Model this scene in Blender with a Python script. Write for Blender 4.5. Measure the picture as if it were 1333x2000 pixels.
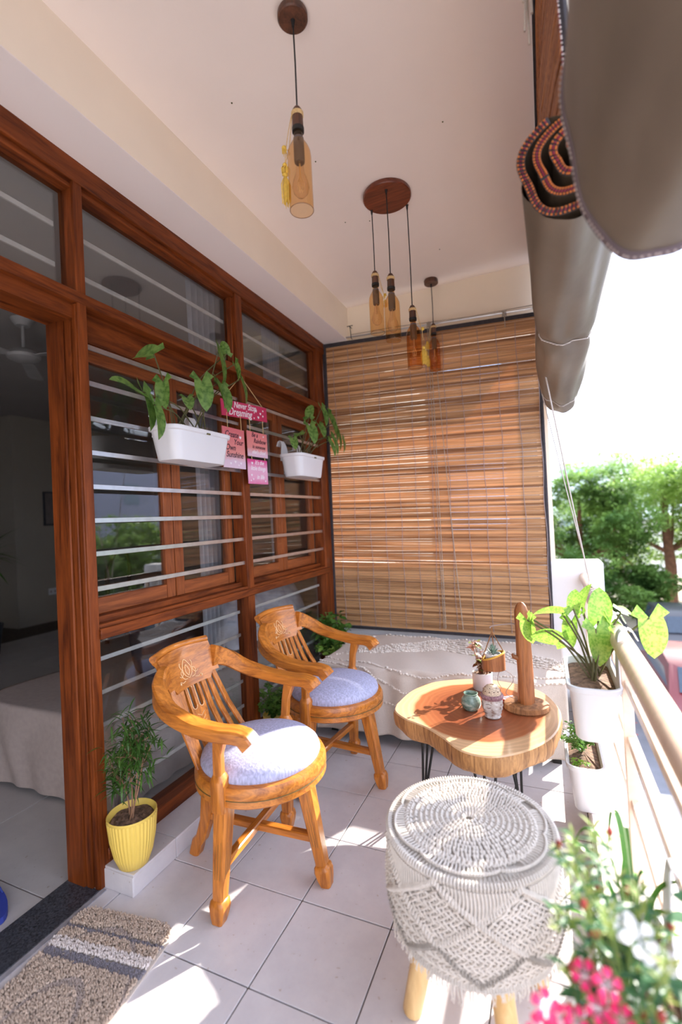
import bpy, bmesh, math, random
from mathutils import Vector, Matrix, Euler
PI = math.pi
R = random.Random(7)
scene = bpy.context.scene
for o in list(bpy.data.objects): bpy.data.objects.remove(o)
C = scene.collection
def rad(a): return math.radians(a)

# ------------------------------------------------------------------ camera
cam = bpy.data.cameras.new('camera'); camo = bpy.data.objects.new('camera', cam); C.objects.link(camo)
cam.sensor_fit = 'HORIZONTAL'; cam.sensor_width = 36.0; cam.lens = 24.568
cam.clip_start = 0.02; cam.clip_end = 400
def cam_matrix(yaw, pitch, roll):
    cy, sy, cp, sp, cr, sr = math.cos(yaw), math.sin(yaw), math.cos(pitch), math.sin(pitch), math.cos(roll), math.sin(roll)
    f = Vector((-sy*cp, cy*cp, sp)); rt = Vector((cy, sy, 0)); up = rt.cross(f)
    return rt*cr + up*sr, -rt*sr + up*cr, f
rt, up, fw = cam_matrix(0.413876302, 0.0143055913, -0.0493347356)
m = Matrix((( rt.x, up.x, -fw.x, 0.80015), (rt.y, up.y, -fw.y, -1.34613), (rt.z, up.z, -fw.z, 1.25094), (0, 0, 0, 1)))
camo.matrix_world = m
scene.camera = camo
cam.dof.use_dof = True; cam.dof.focus_distance = 1.9; cam.dof.aperture_fstop = 2.1
# ------------------------------------------------------------------ world, sun, exposure
w = bpy.data.worlds.new('sky'); scene.world = w; w.use_nodes = True
bg = w.node_tree.nodes['Background']
bg.inputs[0].default_value = (0.72, 0.80, 1.0, 1); bg.inputs[1].default_value = 5.0
SUN_AZ, SUN_EL = rad(61), rad(28)
sl = bpy.data.lights.new('sun', 'SUN'); sl.energy = 19.0; sl.angle = rad(0.6); sl.color = (1.0, 0.93, 0.82)
so = bpy.data.objects.new('sun', sl); C.objects.link(so)
sdir = Vector((math.cos(SUN_EL)*math.cos(SUN_AZ), math.cos(SUN_EL)*math.sin(SUN_AZ), math.sin(SUN_EL)))
so.rotation_euler = sdir.to_track_quat('Z', 'Y').to_euler()
vs = scene.view_settings
vs.view_transform = 'Standard'; vs.look = 'None'; vs.gamma = 1; vs.use_curve_mapping = False
vs.exposure = -0.16

# ------------------------------------------------------------------ materials
def new_mat(name):
    m = bpy.data.materials.new(name); m.use_nodes = True
    nt = m.node_tree; return m, nt, nt.nodes['Principled BSDF'], nt.nodes['Material Output']
def N(nt, t, **kw):
    n = nt.nodes.new(t)
    for k, v in kw.items():
        if k in n.inputs: n.inputs[k].default_value = v
        else: setattr(n, k, v)
    return n
def coords(nt, scale=(1, 1, 1), rot=(0, 0, 0), kind='Object'):
    tc = N(nt, 'ShaderNodeTexCoord'); mp = N(nt, 'ShaderNodeMapping')
    mp.inputs['Scale'].default_value = scale; mp.inputs['Rotation'].default_value = rot
    nt.links.new(tc.outputs[kind], mp.inputs[0]); return mp.outputs[0]
def ramp(nt, fac, stops):
    r = N(nt, 'ShaderNodeValToRGB'); e = r.color_ramp.elements
    while len(e) < len(stops): e.new(0.5)
    for i, (p, c) in enumerate(stops): e[i].position = p; e[i].color = (*c, 1)
    nt.links.new(fac, r.inputs[0]); return r.outputs[0]
def bump(nt, b, h, strength=0.3, dist=0.002):
    n = N(nt, 'ShaderNodeBump', Strength=strength, Distance=dist)
    nt.links.new(h, n.inputs['Height']); nt.links.new(n.outputs[0], b.inputs['Normal'])
def plain(name, col, rough=0.5, var=0.12, scale=12, bumpd=0.0, metal=0, spec=0.5, stretch=(1, 1, 1), detail=4, transl=0.0):
    m, nt, b, out = new_mat(name)
    v = coords(nt, stretch)
    nz = N(nt, 'ShaderNodeTexNoise', Scale=scale, Detail=detail); nt.links.new(v, nz.inputs['Vector'])
    lo = tuple(c*(1-var) for c in col); hi = tuple(min(1, c*(1+var)) for c in col)
    c = ramp(nt, nz.outputs['Fac'], [(0.3, lo), (0.7, hi)])
    nt.links.new(c, b.inputs['Base Color'])
    b.inputs['Roughness'].default_value = rough; b.inputs['Metallic'].default_value = metal
    b.inputs['Specular IOR Level'].default_value = spec
    if bumpd: bump(nt, b, nz.outputs['Fac'], 0.6, bumpd)
    if transl:
        t = N(nt, 'ShaderNodeBsdfTranslucent'); nt.links.new(c, t.inputs[0])
        mx = N(nt, 'ShaderNodeMixShader'); mx.inputs[0].default_value = transl
        nt.links.new(b.outputs[0], mx.inputs[1]); nt.links.new(t.outputs[0], mx.inputs[2]); nt.links.new(mx.outputs[0], out.inputs[0])
    return m
def wood(name, dark, light, axis='z', rough=0.35, scale=1.0, coat=0.15, lo=0.35, hi=0.68, spec=.5):
    m, nt, b, out = new_mat(name)
    s = {'x': (2.2, 26, 26), 'y': (26, 2.2, 26), 'z': (26, 26, 2.2)}[axis]
    v = coords(nt, tuple(k*scale for k in s))
    nz = N(nt, 'ShaderNodeTexNoise', Scale=1.0, Detail=6, Roughness=0.62, Distortion=1.2); nt.links.new(v, nz.inputs['Vector'])
    v2 = coords(nt, tuple(k*scale*5 for k in s))
    n2 = N(nt, 'ShaderNodeTexNoise', Scale=1.0, Detail=3); nt.links.new(v2, n2.inputs['Vector'])
    ad = N(nt, 'ShaderNodeMath', operation='MULTIPLY_ADD'); ad.inputs[1].default_value = 0.3
    nt.links.new(n2.outputs['Fac'], ad.inputs[0]); nt.links.new(nz.outputs['Fac'], ad.inputs[2])
    mid = tuple((a+c)/2 for a, c in zip(dark, light))
    c = ramp(nt, ad.outputs[0], [(lo+.1, dark), ((lo+hi)/2+.12, mid), (hi+.15, light)])
    nt.links.new(c, b.inputs['Base Color']); b.inputs['Roughness'].default_value = rough
    b.inputs['Coat Weight'].default_value = coat; b.inputs['Coat Roughness'].default_value = 0.2; b.inputs['Specular IOR Level'].default_value = spec
    bump(nt, b, n2.outputs['Fac'], 0.15, 0.001)
    return m
def glassy(name, tint=(1, 1, 1), ior=1.5, rough=0.0, boost=1.0):
    m, nt, b, out = new_mat(name); nt.nodes.remove(b)
    t = N(nt, 'ShaderNodeBsdfTransparent'); t.inputs[0].default_value = (*tint, 1)
    g = N(nt, 'ShaderNodeBsdfGlossy'); g.inputs['Roughness'].default_value = rough
    # thin-sheet reflectance, the same from both sides: 4 % head on, rising towards grazing
    f = N(nt, 'ShaderNodeLayerWeight'); f.inputs[0].default_value = .5
    pw_ = N(nt, 'ShaderNodeMath', operation='POWER'); pw_.inputs[1].default_value = 5; nt.links.new(f.outputs['Facing'], pw_.inputs[0])
    mu = N(nt, 'ShaderNodeMath', operation='MULTIPLY_ADD', use_clamp=True); mu.inputs[1].default_value = .9*boost; mu.inputs[2].default_value = .045*boost
    nt.links.new(pw_.outputs[0], mu.inputs[0]); mx = N(nt, 'ShaderNodeMixShader')
    nt.links.new(mu.outputs[0], mx.inputs[0]); nt.links.new(t.outputs[0], mx.inputs[1]); nt.links.new(g.outputs[0], mx.inputs[2])
    nt.links.new(mx.outputs[0], out.inputs[0]); return m
def leafmat(name, a, b2, transl=0.35, rough=0.4, scale=9):
    m, nt, b, out = new_mat(name)
    nz = N(nt, 'ShaderNodeTexNoise', Scale=scale, Detail=3); nt.links.new(coords(nt), nz.inputs['Vector'])
    c = ramp(nt, nz.outputs['Fac'], [(0.36, a), (0.62, b2)])
    nt.links.new(c, b.inputs['Base Color']); b.inputs['Roughness'].default_value = rough
    t = N(nt, 'ShaderNodeBsdfTranslucent'); nt.links.new(c, t.inputs[0])
    mx = N(nt, 'ShaderNodeMixShader'); mx.inputs[0].default_value = transl
    nt.links.new(b.outputs[0], mx.inputs[1]); nt.links.new(t.outputs[0], mx.inputs[2]); nt.links.new(mx.outputs[0], out.inputs[0])
    return m
def banded(name, cols, axis=1, scale=20.0, rough=0.8):
    "two colours alternating along one object axis"
    m, nt, b, out = new_mat(name)
    wv = N(nt, 'ShaderNodeTexWave', Scale=scale); wv.bands_direction = 'XYZ'[axis]
    nt.links.new(coords(nt), wv.inputs['Vector'])
    nt.links.new(ramp(nt, wv.outputs['Fac'], [(0.45, cols[0]), (0.55, cols[1])]), b.inputs['Base Color'])
    b.inputs['Roughness'].default_value = rough; return m

M = {}
TK_D, TK_L = (0.055, 0.010, 0.002), (0.24, 0.055, 0.010)
for ax in 'xyz': M['frame_'+ax] = wood('frame_teak_'+ax, TK_D, TK_L, ax, 0.48, 1.0, 0.02, spec=.22)
for ax in 'xyz': M['sash_'+ax] = wood('sash_teak_'+ax, (0.13, 0.030, 0.008), (0.34, 0.095, 0.025), ax, 0.45, 1.0, 0.03, spec=.3)
for ax in 'xyz': M['chair_'+ax] = wood('chair_teak_'+ax, (0.19, 0.042, 0.004), (0.62, 0.215, 0.030), ax, 0.32, 1.6, 0.2, 0.28, 0.62)
M['chair_light'] = plain('carved_line', (0.85, 0.55, 0.28), 0.5)
M['plaster'] = plain('ceiling_paint', (0.90, 0.80, 0.73), 0.85, 0.02, 3)
M['cream'] = plain('cream_paint', (0.92, 0.80, 0.64), 0.85, 0.03, 3)
M['soffit'] = plain('soffit_paint', (0.86, 0.77, 0.73), 0.85, 0.02, 3)
M['white_wall'] = plain('white_wall', (0.82, 0.80, 0.80), 0.8, 0.04, 5)
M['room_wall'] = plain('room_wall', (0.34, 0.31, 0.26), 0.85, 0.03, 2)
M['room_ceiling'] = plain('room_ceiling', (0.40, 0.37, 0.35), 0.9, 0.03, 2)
M['grout'] = plain('grout', (0.10, 0.075, 0.06), 0.9, 0.3, 30)
M['granite'] = plain('granite', (0.045, 0.048, 0.06), 0.35, 0.8, 160, detail=8)
M['cushion'] = plain('seat_fabric', (0.42, 0.43, 0.60), 0.95, 0.22, 130, 0.002, stretch=(1, 1, .3), spec=.2)
M['steel'] = plain('grille_steel', (0.62, 0.62, 0.62), 0.28, 0.1, 20, metal=0.9)
M['glass'] = glassy('window_glass', (0.90, 0.92, 0.92), 1.5, 0, 1.8)
M['bar_paint'] = plain('bar_paint', (.62, .58, .54), .35, .1, 20)
M['white_plastic'] = plain('white_plastic', (0.70, 0.70, 0.72), 0.4, 0.03, 5)
M['soil'] = plain('soil', (0.17, 0.10, 0.065), 0.95, 0.6, 60, 0.006)
M['yellow_pot'] = plain('yellow_plastic', (0.86, 0.62, 0.13), 0.45, 0.04, 5)
M['black'] = plain('black_cable', (0.012, 0.012, 0.012), 0.6)
M['rail'] = plain('cream_enamel', (0.82, 0.62, 0.47), 0.32, 0.08, 40, 0.0006)
M['curb'] = plain('curb_stone', (0.80, 0.72, 0.66), 0.7, 0.12, 9)
M['lining'] = plain('taupe_lining', (0.19, 0.148, 0.108), 0.5, 0.22, 5, 0.010, spec=.5, stretch=(1, .5, 1))
M['dark_trim'] = plain('dark_edging', (0.035, 0.03, 0.035), 0.8, 0.3, 60)
M['rope'] = banded('rope_cotton', ((0.55, 0.47, 0.38), (0.30, 0.24, 0.19)), 2, 60)
M['cord_grey'] = plain('grey_cord', (0.36, 0.28, 0.27), 0.85)
M['cotton'] = plain('macrame_cotton', (0.66, 0.61, 0.56), 0.95, 0.08, 60, spec=.1)
M['pine'] = wood('pale_pine', (0.62, 0.36, 0.13), (0.90, 0.62, 0.30), 'z', 0.5, 0.9, 0.05)
M['bark'] = wood('bark', (0.07, 0.025, 0.010), (0.36, 0.16, 0.06), 'z', 0.75, 1.4, 0, 0.3, 0.6)
M['stem'] = plain('stem', (0.10, 0.09, 0.03), 0.6)
M['stem_green'] = plain('stem_green', (0.16, 0.26, 0.05), 0.5)
M['stem_brown'] = plain('stem_brown', (0.30, 0.16, 0.09), 0.7)
M['leaf_syn'] = leafmat('arrowhead_leaf', (0.07, 0.18, 0.03), (0.22, 0.38, 0.09), 0.4, 0.35, 6)
M['leaf_lime'] = leafmat('lime_leaf', (0.16, 0.36, 0.04), (0.36, 0.54, 0.10), 0.45, 0.3, 12)
M['leaf_dark'] = leafmat('dark_leaf', (0.03, 0.09, 0.015), (0.10, 0.22, 0.04), 0.3, 0.35)
M['leaf_mid'] = leafmat('mid_leaf', (0.05, 0.14, 0.02), (0.16, 0.33, 0.06), 0.35)
M['tile_out'] = None
def tilemat(name, a, b2):
    m, nt, b, out = new_mat(name)
    oi = N(nt, 'ShaderNodeObjectInfo')
    tc = N(nt, 'ShaderNodeNewGeometry')
    nz = N(nt, 'ShaderNodeTexNoise', Scale=7.0, Detail=8, Roughness=.7); nt.links.new(tc.outputs['Position'], nz.inputs['Vector'])
    n2 = N(nt, 'ShaderNodeTexNoise', Scale=55.0, Detail=4); nt.links.new(tc.outputs['Position'], n2.inputs['Vector'])
    base = ramp(nt, nz.outputs['Fac'], [(0.3, a), (0.65, b2)])
    sp = ramp(nt, n2.outputs['Fac'], [(0.27, (0.72, 0.62, 0.52)), (0.33, (1, 1, 1))])
    mx = N(nt, 'ShaderNodeMix', data_type='RGBA', blend_type='MULTIPLY'); mx.inputs[0].default_value = 0.8
    nt.links.new(base, mx.inputs[6]); nt.links.new(sp, mx.inputs[7])
    nt.links.new(mx.outputs[2], b.inputs['Base Color'])
    b.inputs['Roughness'].default_value = 0.32; b.inputs['Specular IOR Level'].default_value = 0.45
    return m
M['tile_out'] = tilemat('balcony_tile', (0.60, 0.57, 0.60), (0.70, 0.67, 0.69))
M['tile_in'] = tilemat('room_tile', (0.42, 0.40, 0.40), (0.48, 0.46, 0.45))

# ------------------------------------------------------------------ mesh builder
class MB:
    def __init__(s): s.v = []; s.f = []
    def add(s, verts, faces):
        b = len(s.v); s.v += [tuple(p) for p in verts]; s.f += [tuple(i+b for i in f) for f in faces]; return s
    def box(s, x0, x1, y0, y1, z0, z1, mtx=None, ch=0.0):
        if ch > 0:
            c = ch; P = []
            for (sx, xa) in ((1, x0), (-1, x1)):
                for (sy, ya) in ((1, y0), (-1, y1)):
                    for (sz, za) in ((1, z0), (-1, z1)):
                        P += [(xa, ya+sy*c, za+sz*c), (xa+sx*c, ya, za+sz*c), (xa+sx*c, ya+sy*c, za)]
            if mtx: P = [mtx @ Vector(p) for p in P]
            bm = bmesh.new(); vv = [bm.verts.new(p) for p in P]
            r = bmesh.ops.convex_hull(bm, input=vv); bm.verts.index_update()
            V = [v.co.copy() for v in bm.verts]; F = [[v.index for v in f.verts] for f in bm.faces]; bm.free()
            return s.add(V, F)
        P = [(x0, y0, z0), (x1, y0, z0), (x1, y1, z0), (x0, y1, z0), (x0, y0, z1), (x1, y0, z1), (x1, y1, z1), (x0, y1, z1)]
        if mtx: P = [mtx @ Vector(p) for p in P]
        return s.add(P, [(0, 3, 2, 1), (4, 5, 6, 7), (0, 1, 5, 4), (1, 2, 6, 5), (2, 3, 7, 6), (3, 0, 4, 7)])
    def tube(s, path, r, n=8, caps=True, squash=None):
        path = [Vector(p) for p in path]; k = len(path)
        rr = r if isinstance(r, (list, tuple)) else [r]*k
        ref = None; V = []
        for i, p in enumerate(path):
            t = (path[min(i+1, k-1)] - path[max(i-1, 0)])
            if t.length < 1e-9: t = Vector((0, 0, 1))
            t.normalize()
            if ref is None:
                ref = t.orthogonal().normalized() if squash is None else (Vector(squash) - t*t.dot(Vector(squash))).normalized()
            else:
                ref = (ref - t*t.dot(ref))
                ref = ref.normalized() if ref.length > 1e-6 else t.orthogonal().normalized()
            bi = t.cross(ref)
            a = rr[i]; a, b = a if isinstance(a, tuple) else (a, a)
            for j in range(n):
                th = 2*PI*j/n; V.append(p + ref*(a*math.cos(th)) + bi*(b*math.sin(th)))
        F = [(i*n+j, i*n+(j+1) % n, (i+1)*n+(j+1) % n, (i+1)*n+j) for i in range(k-1) for j in range(n)]
        if caps: F += [tuple(range(n-1, -1, -1)), tuple(range((k-1)*n, k*n))]
        return s.add(V, F)
    def bar(s, path, w, h, up=(0, 0, 1)):
        "rectangular section swept along path; w across, h along up; either may be a list"
        path = [Vector(p) for p in path]; k = len(path); upv = Vector(up); V = []
        for i, p in enumerate(path):
            t = (path[min(i+1, k-1)] - path[max(i-1, 0)]).normalized()
            sd = t.cross(upv); sd = sd.normalized() if sd.length > 1e-6 else Vector((1, 0, 0))
            u = sd.cross(t).normalized()
            a = (w[i] if isinstance(w, (list, tuple)) else w)/2; b = (h[i] if isinstance(h, (list, tuple)) else h)/2
            c = min(a, b)*.28
            for (x, y) in ((-a, -b+c), (-a+c, -b), (a-c, -b), (a, -b+c), (a, b-c), (a-c, b), (-a+c, b), (-a, b-c)):
                V.append(p + sd*x + u*y)
        F = [(i*8+j, i*8+(j+1) % 8, (i+1)*8+(j+1) % 8, (i+1)*8+j) for i in range(k-1) for j in range(8)]
        F += [tuple(range(7, -1, -1)), tuple(range((k-1)*8, k*8))]
        return s.add(V, F)
    def lathe(s, prof, n=32, c=(0, 0, 0), fn=None):
        V = []
        for (r, z) in prof:
            for j in range(n):
                th = 2*PI*j/n; q = r*(fn(th, z) if fn else 1)
                V.append((c[0]+q*math.cos(th), c[1]+q*math.sin(th), c[2]+z))
        k = len(prof)
        F = [(i*n+j, i*n+(j+1) % n, (i+1)*n+(j+1) % n, (i+1)*n+j) for i in range(k-1) for j in range(n)]
        if prof[0][0] > 1e-5: F.append(tuple(range(n-1, -1, -1)))
        if prof[-1][0] > 1e-5: F.append(tuple(range((k-1)*n, k*n)))
        return s.add(V, F)
    def open_lathe(s, prof, n=32, c=(0, 0, 0), fn=None):
        k0 = len(s.f); s.lathe(prof, n, c, fn)
        s.f = [f for f in s.f if len(f) == 4 or len(f) < 5]; return s
    def prism(s, poly, z0, z1, mtx=None):
        n = len(poly); V = [(x, y, z0) for x, y in poly] + [(x, y, z1) for x, y in poly]
        if mtx: V = [mtx @ Vector(p) for p in V]
        return s.add(V, [tuple(range(n-1, -1, -1)), tuple(range(n, 2*n))] + [(i, (i+1) % n, n+(i+1) % n, n+i) for i in range(n)])
    def ball(s, c, r, n=6, m=4, sc=(1, 1, 1)):
        prof = [(r*math.sin(PI*i/m), -r*math.cos(PI*i/m)) for i in range(m+1)]
        V = []; 
        for (q, z) in prof:
            for j in range(n): V.append((c[0]+sc[0]*q*math.cos(2*PI*j/n), c[1]+sc[1]*q*math.sin(2*PI*j/n), c[2]+sc[2]*z))
        return s.add(V, [(i*n+j, i*n+(j+1) % n, (i+1)*n+(j+1) % n, (i+1)*n+j) for i in range(m) for j in range(n)])
    def grid(s, fn, nu, nv):
        V = [fn(i/nu, j/nv) for j in range(nv+1) for i in range(nu+1)]
        return s.add(V, [(j*(nu+1)+i, j*(nu+1)+i+1, (j+1)*(nu+1)+i+1, (j+1)*(nu+1)+i) for j in range(nv) for i in range(nu)])
    def mesh(s, name, mat, smooth=False, weld=False):
        me = bpy.data.meshes.new(name); me.from_pydata(s.v, [], s.f)
        if weld:
            bm = bmesh.new(); bm.from_mesh(me); bmesh.ops.remove_doubles(bm, verts=bm.verts, dist=1e-5); bm.to_mesh(me); bm.free()
        for mm in (mat if isinstance(mat, (list, tuple)) else [mat]): me.materials.append(mm)
        me.update()
        if smooth:
            me.polygons.foreach_set('use_smooth', [True]*len(me.polygons))
            if smooth != 'full' and hasattr(me, 'set_sharp_from_angle'): me.set_sharp_from_angle(angle=rad(42))
        return me
    def build(s, name, mat, parent=None, smooth=False, weld=False, loc=None):
        o = bpy.data.objects.new(name, s.mesh(name, mat, smooth, weld)); C.objects.link(o)
        if parent: o.parent = parent
        if loc: o.location = loc
        return o
def link(name, me, parent=None, loc=(0, 0, 0), rot=(0, 0, 0), sc=None):
    o = bpy.data.objects.new(name, me); C.objects.link(o); o.location = loc; o.rotation_euler = rot
    if sc: o.scale = sc
    if parent: o.parent = parent
    return o
def thing(name, label, cat, loc=(0, 0, 0), rotz=0, group=None):
    o = bpy.data.objects.new(name, None); C.objects.link(o); o.empty_display_size = 0.05
    o.location = loc; o.rotation_euler = (0, 0, rotz); o['label'] = label; o['category'] = cat
    if group: o['group'] = group
    return o
def tag(o, label, cat, group=None, kind=None):
    o['label'] = label; o['category'] = cat
    if group: o['group'] = group
    if kind: o['kind'] = kind
    return o
def struct(o, label=None, cat=None):
    o['kind'] = 'structure'
    if label: o['label'] = label
    if cat: o['category'] = cat
    return o
def sempty(name, label, cat):
    o = bpy.data.objects.new(name, None); C.objects.link(o); return struct(o, label, cat)
def stuff(o): o['kind'] = 'stuff'; return o
def copy_tree(o, parent=None):
    c = o.copy(); C.objects.link(c)
    if parent: c.parent = parent
    for ch in o.children: copy_tree(ch, c)
    return c
def catmull(pts, k=6):
    P = [Vector(p) for p in pts]; P = [P[0]*2-P[1]] + P + [P[-1]*2-P[-2]]; out = []
    for i in range(1, len(P)-2):
        for j in range(k):
            t = j/k; a, b, c, d = P[i-1:i+3]
            out.append(0.5*((2*b) + (c-a)*t + (2*a-5*b+4*c-d)*t*t + (3*b-3*c+d-a)*t**3))
    out.append(P[-2]); return out
def text_mesh(body, size, shear=0.25, extr=0.0004):
    cu = bpy.data.curves.new('txt', 'FONT'); cu.body = body; cu.size = size; cu.shear = shear; cu.extrude = extr; cu.align_x = 'CENTER'; cu.offset = size*0.01
    o = bpy.data.objects.new('txt', cu); C.objects.link(o)
    me = bpy.data.meshes.new_from_object(o.evaluated_get(bpy.context.evaluated_depsgraph_get()))
    bpy.data.objects.remove(o); return me
# a leaf blade in local space: base at origin, tip along +x, face up +z. shape: list of (t, halfwidth)
def leaf_geo(L, W, shape='oval', curl=0.25, fold=0.15, n=6):
    V = []; F = []
    for i in range(n+1):
        t = i/n
        if shape == 'oval': h = math.sin(PI*min(1, t*0.97+0.03))**0.8
        elif shape == 'strap': h = min(1, 6*t+0.25)*(1-t**3)
        elif shape == 'lance': h = math.sin(PI*(t**0.75))
        else: h = 0
        if shape == 'arrow':
            h = 1.0-t if t > 0.12 else 0.55+t*2.6
            h = (1-t)**.72*(.72+1.15*t)
        x = L*t; z = -curl*L*t*t
        h = max(h, 0.001)*W/2
        V += [(x, -h, z+fold*h), (x, 0, z), (x, h, z+fold*h)]
    for i in range(n):
        a = 3*i; F += [(a, a+3, a+4, a+1), (a+1, a+4, a+5, a+2)]
    if shape == 'arrow':   # two rear lobes
        b = len(V); V += [(-L*0.34, -W*0.30, fold*W*.3), (-L*0.34, W*0.30, fold*W*.3), (-L*.1, -W*.56, fold*W*.4), (-L*.1, W*.56, fold*W*.4)]
        F += [(1, b, b+2, 0), (1, 2, b+3, b+1)]
    return V, F
def put_leaf(mb, geo, base, direction, roll=0.0, scale=1.0, lift=None):
    V, F = geo; d = Vector(direction).normalized()
    upv = Vector((0, 0, 1)); s = upv.cross(d)
    s = s.normalized() if s.length > 1e-4 else Vector((0, 1, 0))
    u = d.cross(s).normalized()
    if roll:
        q = Matrix.Rotation(roll, 3, d); s = q @ s; u = q @ u
    b = Vector(base)
    mb.add([b + d*(v[0]*scale) + s*(v[1]*scale) + u*(v[2]*scale) for v in V], F)

# ================================================================== SETTING
X0, X1, YB, ZC = -0.69, 0.895, 1.88, 2.83       # window wall face, curb face, end of balcony, ceiling
T = 0.305
fl = MB().box(-0.70, X1+.02, -3.2, YB+.2, -0.16, -0.006).build('floor', M['grout'])
struct(fl, 'balcony floor of square off-white ceramic tiles with dark joints', 'floor')
g = 0.0021; cache = {}
def ftile(x0, x1, y0, y1, parent, mat, z=0.0, th=0.006):
    k = (round(x1-x0, 3), round(y1-y0, 3), mat.name)
    if k not in cache:
        a, b = (x1-x0)/2-g, (y1-y0)/2-g
        cache[k] = MB().box(-a, a, -b, b, -th, 0, ch=0.0012).mesh('tile', mat)
    o = link('tile', cache[k], parent, ((x0+x1)/2, (y0+y1)/2, z + R.uniform(-.0004, .0004)))
    return o
for i in range(-3, 3):
    for j in range(-9, 7):
        x0, x1, y0, y1 = max(i*T, X0+.002), min((i+1)*T, X1), j*T, min((j+1)*T, YB)
        if x1-x0 > .02 and y1-y0 > .02: ftile(x0, x1, y0, y1, fl, M['tile_out'])
# tiled ledge under the windows
lg = MB().box(-0.69, -0.552, -0.186, YB, -0.002, 0.066).build('trim_1', M['grout'])
struct(lg, 'low tiled ledge running under the window wall', 'ledge')
yy = [-0.19, 0.01, 0.315, 0.62, 0.925, 1.23, 1.535, YB]
for a, b in zip(yy[:-1], yy[1:]):
    MB().box(-0.688, -0.545, a+.001, b-.001, 0.066, 0.074, ch=.0012).build('tile', M['tile_out'], lg)
    MB().box(-0.552, -0.545, a+.001, b-.001, 0.0, 0.066, ch=.0012).build('tile', M['tile_out'], lg)
MB().box(-0.688, -0.546, -0.193, -0.186, 0.0, 0.066, ch=.0012).build('tile', M['tile_out'], lg)
# curb with the outer edge of the slab
cb = MB().box(X1, 1.105, -3.2, YB-.03, -0.35, 0.10, ch=.006).build('trim_2', M['curb'])
struct(cb, 'low pale stone curb below the railing', 'curb')
MB().box(1.045, 1.052, -3.2, YB-.04, 0.098, 0.1015).build('seam', M['grout'], cb)
# end wall: low parapet behind the blind, header above it, block that holds the railing
pw = MB().box(-0.85, 1.105, YB+.0, YB+.16, -0.35, 0.915, ch=.015).build('wall_back', M['white_wall'])
struct(pw, 'low white plastered parapet behind the bamboo blind', 'parapet')
hd = MB().box(-0.85, 0.875, YB+.012, YB+.16, 2.44, ZC+.1).build('wall_back_upper', M['cream'])
struct(hd, 'cream painted beam above the end blind', 'beam')
struct(MB().box(0.770, 0.842, YB+.015, YB+.16, .90, 2.46).build('trim_12', M['cream']), 'slim cream pier behind the right edge of the end blind', 'pier')
struct(MB().box(-3.0, 1.22, YB+.17, 3.45, ZC, ZC+.14).build('ceiling_neighbour', M['cream']), 'underside of the slab of the adjoining balcony', 'slab')
ce = MB().box(-0.55, 1.21, -3.2, YB+.17, ZC, ZC+.14, ch=.004).build('ceiling', M['plaster'])
struct(ce, 'plain painted balcony ceiling slab', 'ceiling')
bmn = MB().box(-0.86, -0.49, -3.2, YB+.012, 2.583, ZC+.1).build('trim_3', M['cream'])
struct(bmn, 'cream beam running above the wooden window wall', 'beam')
MB().box(-0.70, -0.4905, -3.2, YB+.01, 2.580, 2.5835).build('underside', M['soffit'], bmn)
# little screws and marks on the ceiling
sm = MB()
for x, y in ((-.2, .1), (-.05, .5), (.02, 1.0), (.5, .55), (-.1, .95), (.3, 1.45)):
    sm.ball((x, y, ZC), .0035, 6, 4)
sm.build('anchor_hole', M['stem'], ce)

# ---- window wall
XF = -0.68
def fr(x0, x1, y0, y1, z0, z1, name, parent=None, ax=None, mat='frame_', ch=.003):
    d = {'x': x1-x0, 'y': y1-y0, 'z': z1-z0}
    ax = ax or max(d, key=d.get)
    return MB().box(x0, x1, y0, y1, z0, z1, ch=ch).build(name, M[mat+ax], parent, smooth=True)
def spost(n, y0, y1, label, z0=0.07, wide=0.0):
    t = fr(-0.76, XF, y0, y1, z0, 2.51, 'trim_%d' % n); struct(t, label, 'post'); return t
p1 = spost(4, -0.208, -0.170, 'dark teak door post beside the open doorway', 0.0)
fr(-0.705, -0.686, -0.214, -0.206, 0.0, 2.06, 'bead', p1)
fr(-0.742, -0.712, -0.217, -0.206, 0.0, 2.03, 'bead', p1)
MB().box(-0.835, -0.745, -0.222, -0.165, 0.0, 2.03, ch=.004).build('jamb', M['frame_z'], p1, smooth=True)
p2 = spost(5, 0.738, 0.798, 'teak mullion between the two windows')
p3 = spost(6, 1.702, 1.76, 'teak end post of the window wall next to the blind')
MB().box(-0.74, -0.69, 1.76, 1.885, 0.07, 2.51).build('corner_strip', M['frame_z'], p3)
ht = fr(-0.77, XF+.004, -3.2, YB, 2.500, 2.583, 'trim_7'); struct(ht, 'dark teak head rail of the window wall', 'rail')
fr(-0.76, XF-.012, -3.2, 1.76, 2.478, 2.502, 'bead', ht)
tr = fr(-0.77, XF+.002, -3.2, 1.76, 2.062, 2.104, 'trim_8'); struct(tr, 'teak transom rail above the shutters and the doorway', 'rail')
MB().box(-0.80, -0.735, -0.17, 1.70, 1.955, 2.064).build('shutter_head', M['frame_y'], tr)
MB().box(-0.83, -0.70, -3.2, -0.21, 2.008, 2.064).build('door_head', M['frame_y'], tr)
sr = fr(-0.775, XF+.012, -0.175, 1.765, 0.862, 0.900, 'trim_9'); struct(sr, 'teak sill rail below the shutters', 'rail')
fr(-0.78, XF-.002, -0.17, 1.76, 0.898, 0.914, 'sill_cap', sr)
MB().box(-0.81, -0.72, -0.17, 1.70, 0.912, 0.935).build('sill_step', M['frame_y'], sr)
br = fr(-0.77, XF+.004, -0.175, 1.765, 0.074, 0.125, 'trim_10'); struct(br, 'teak bottom rail on the tiled ledge', 'rail')
bar_me = {}
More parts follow.
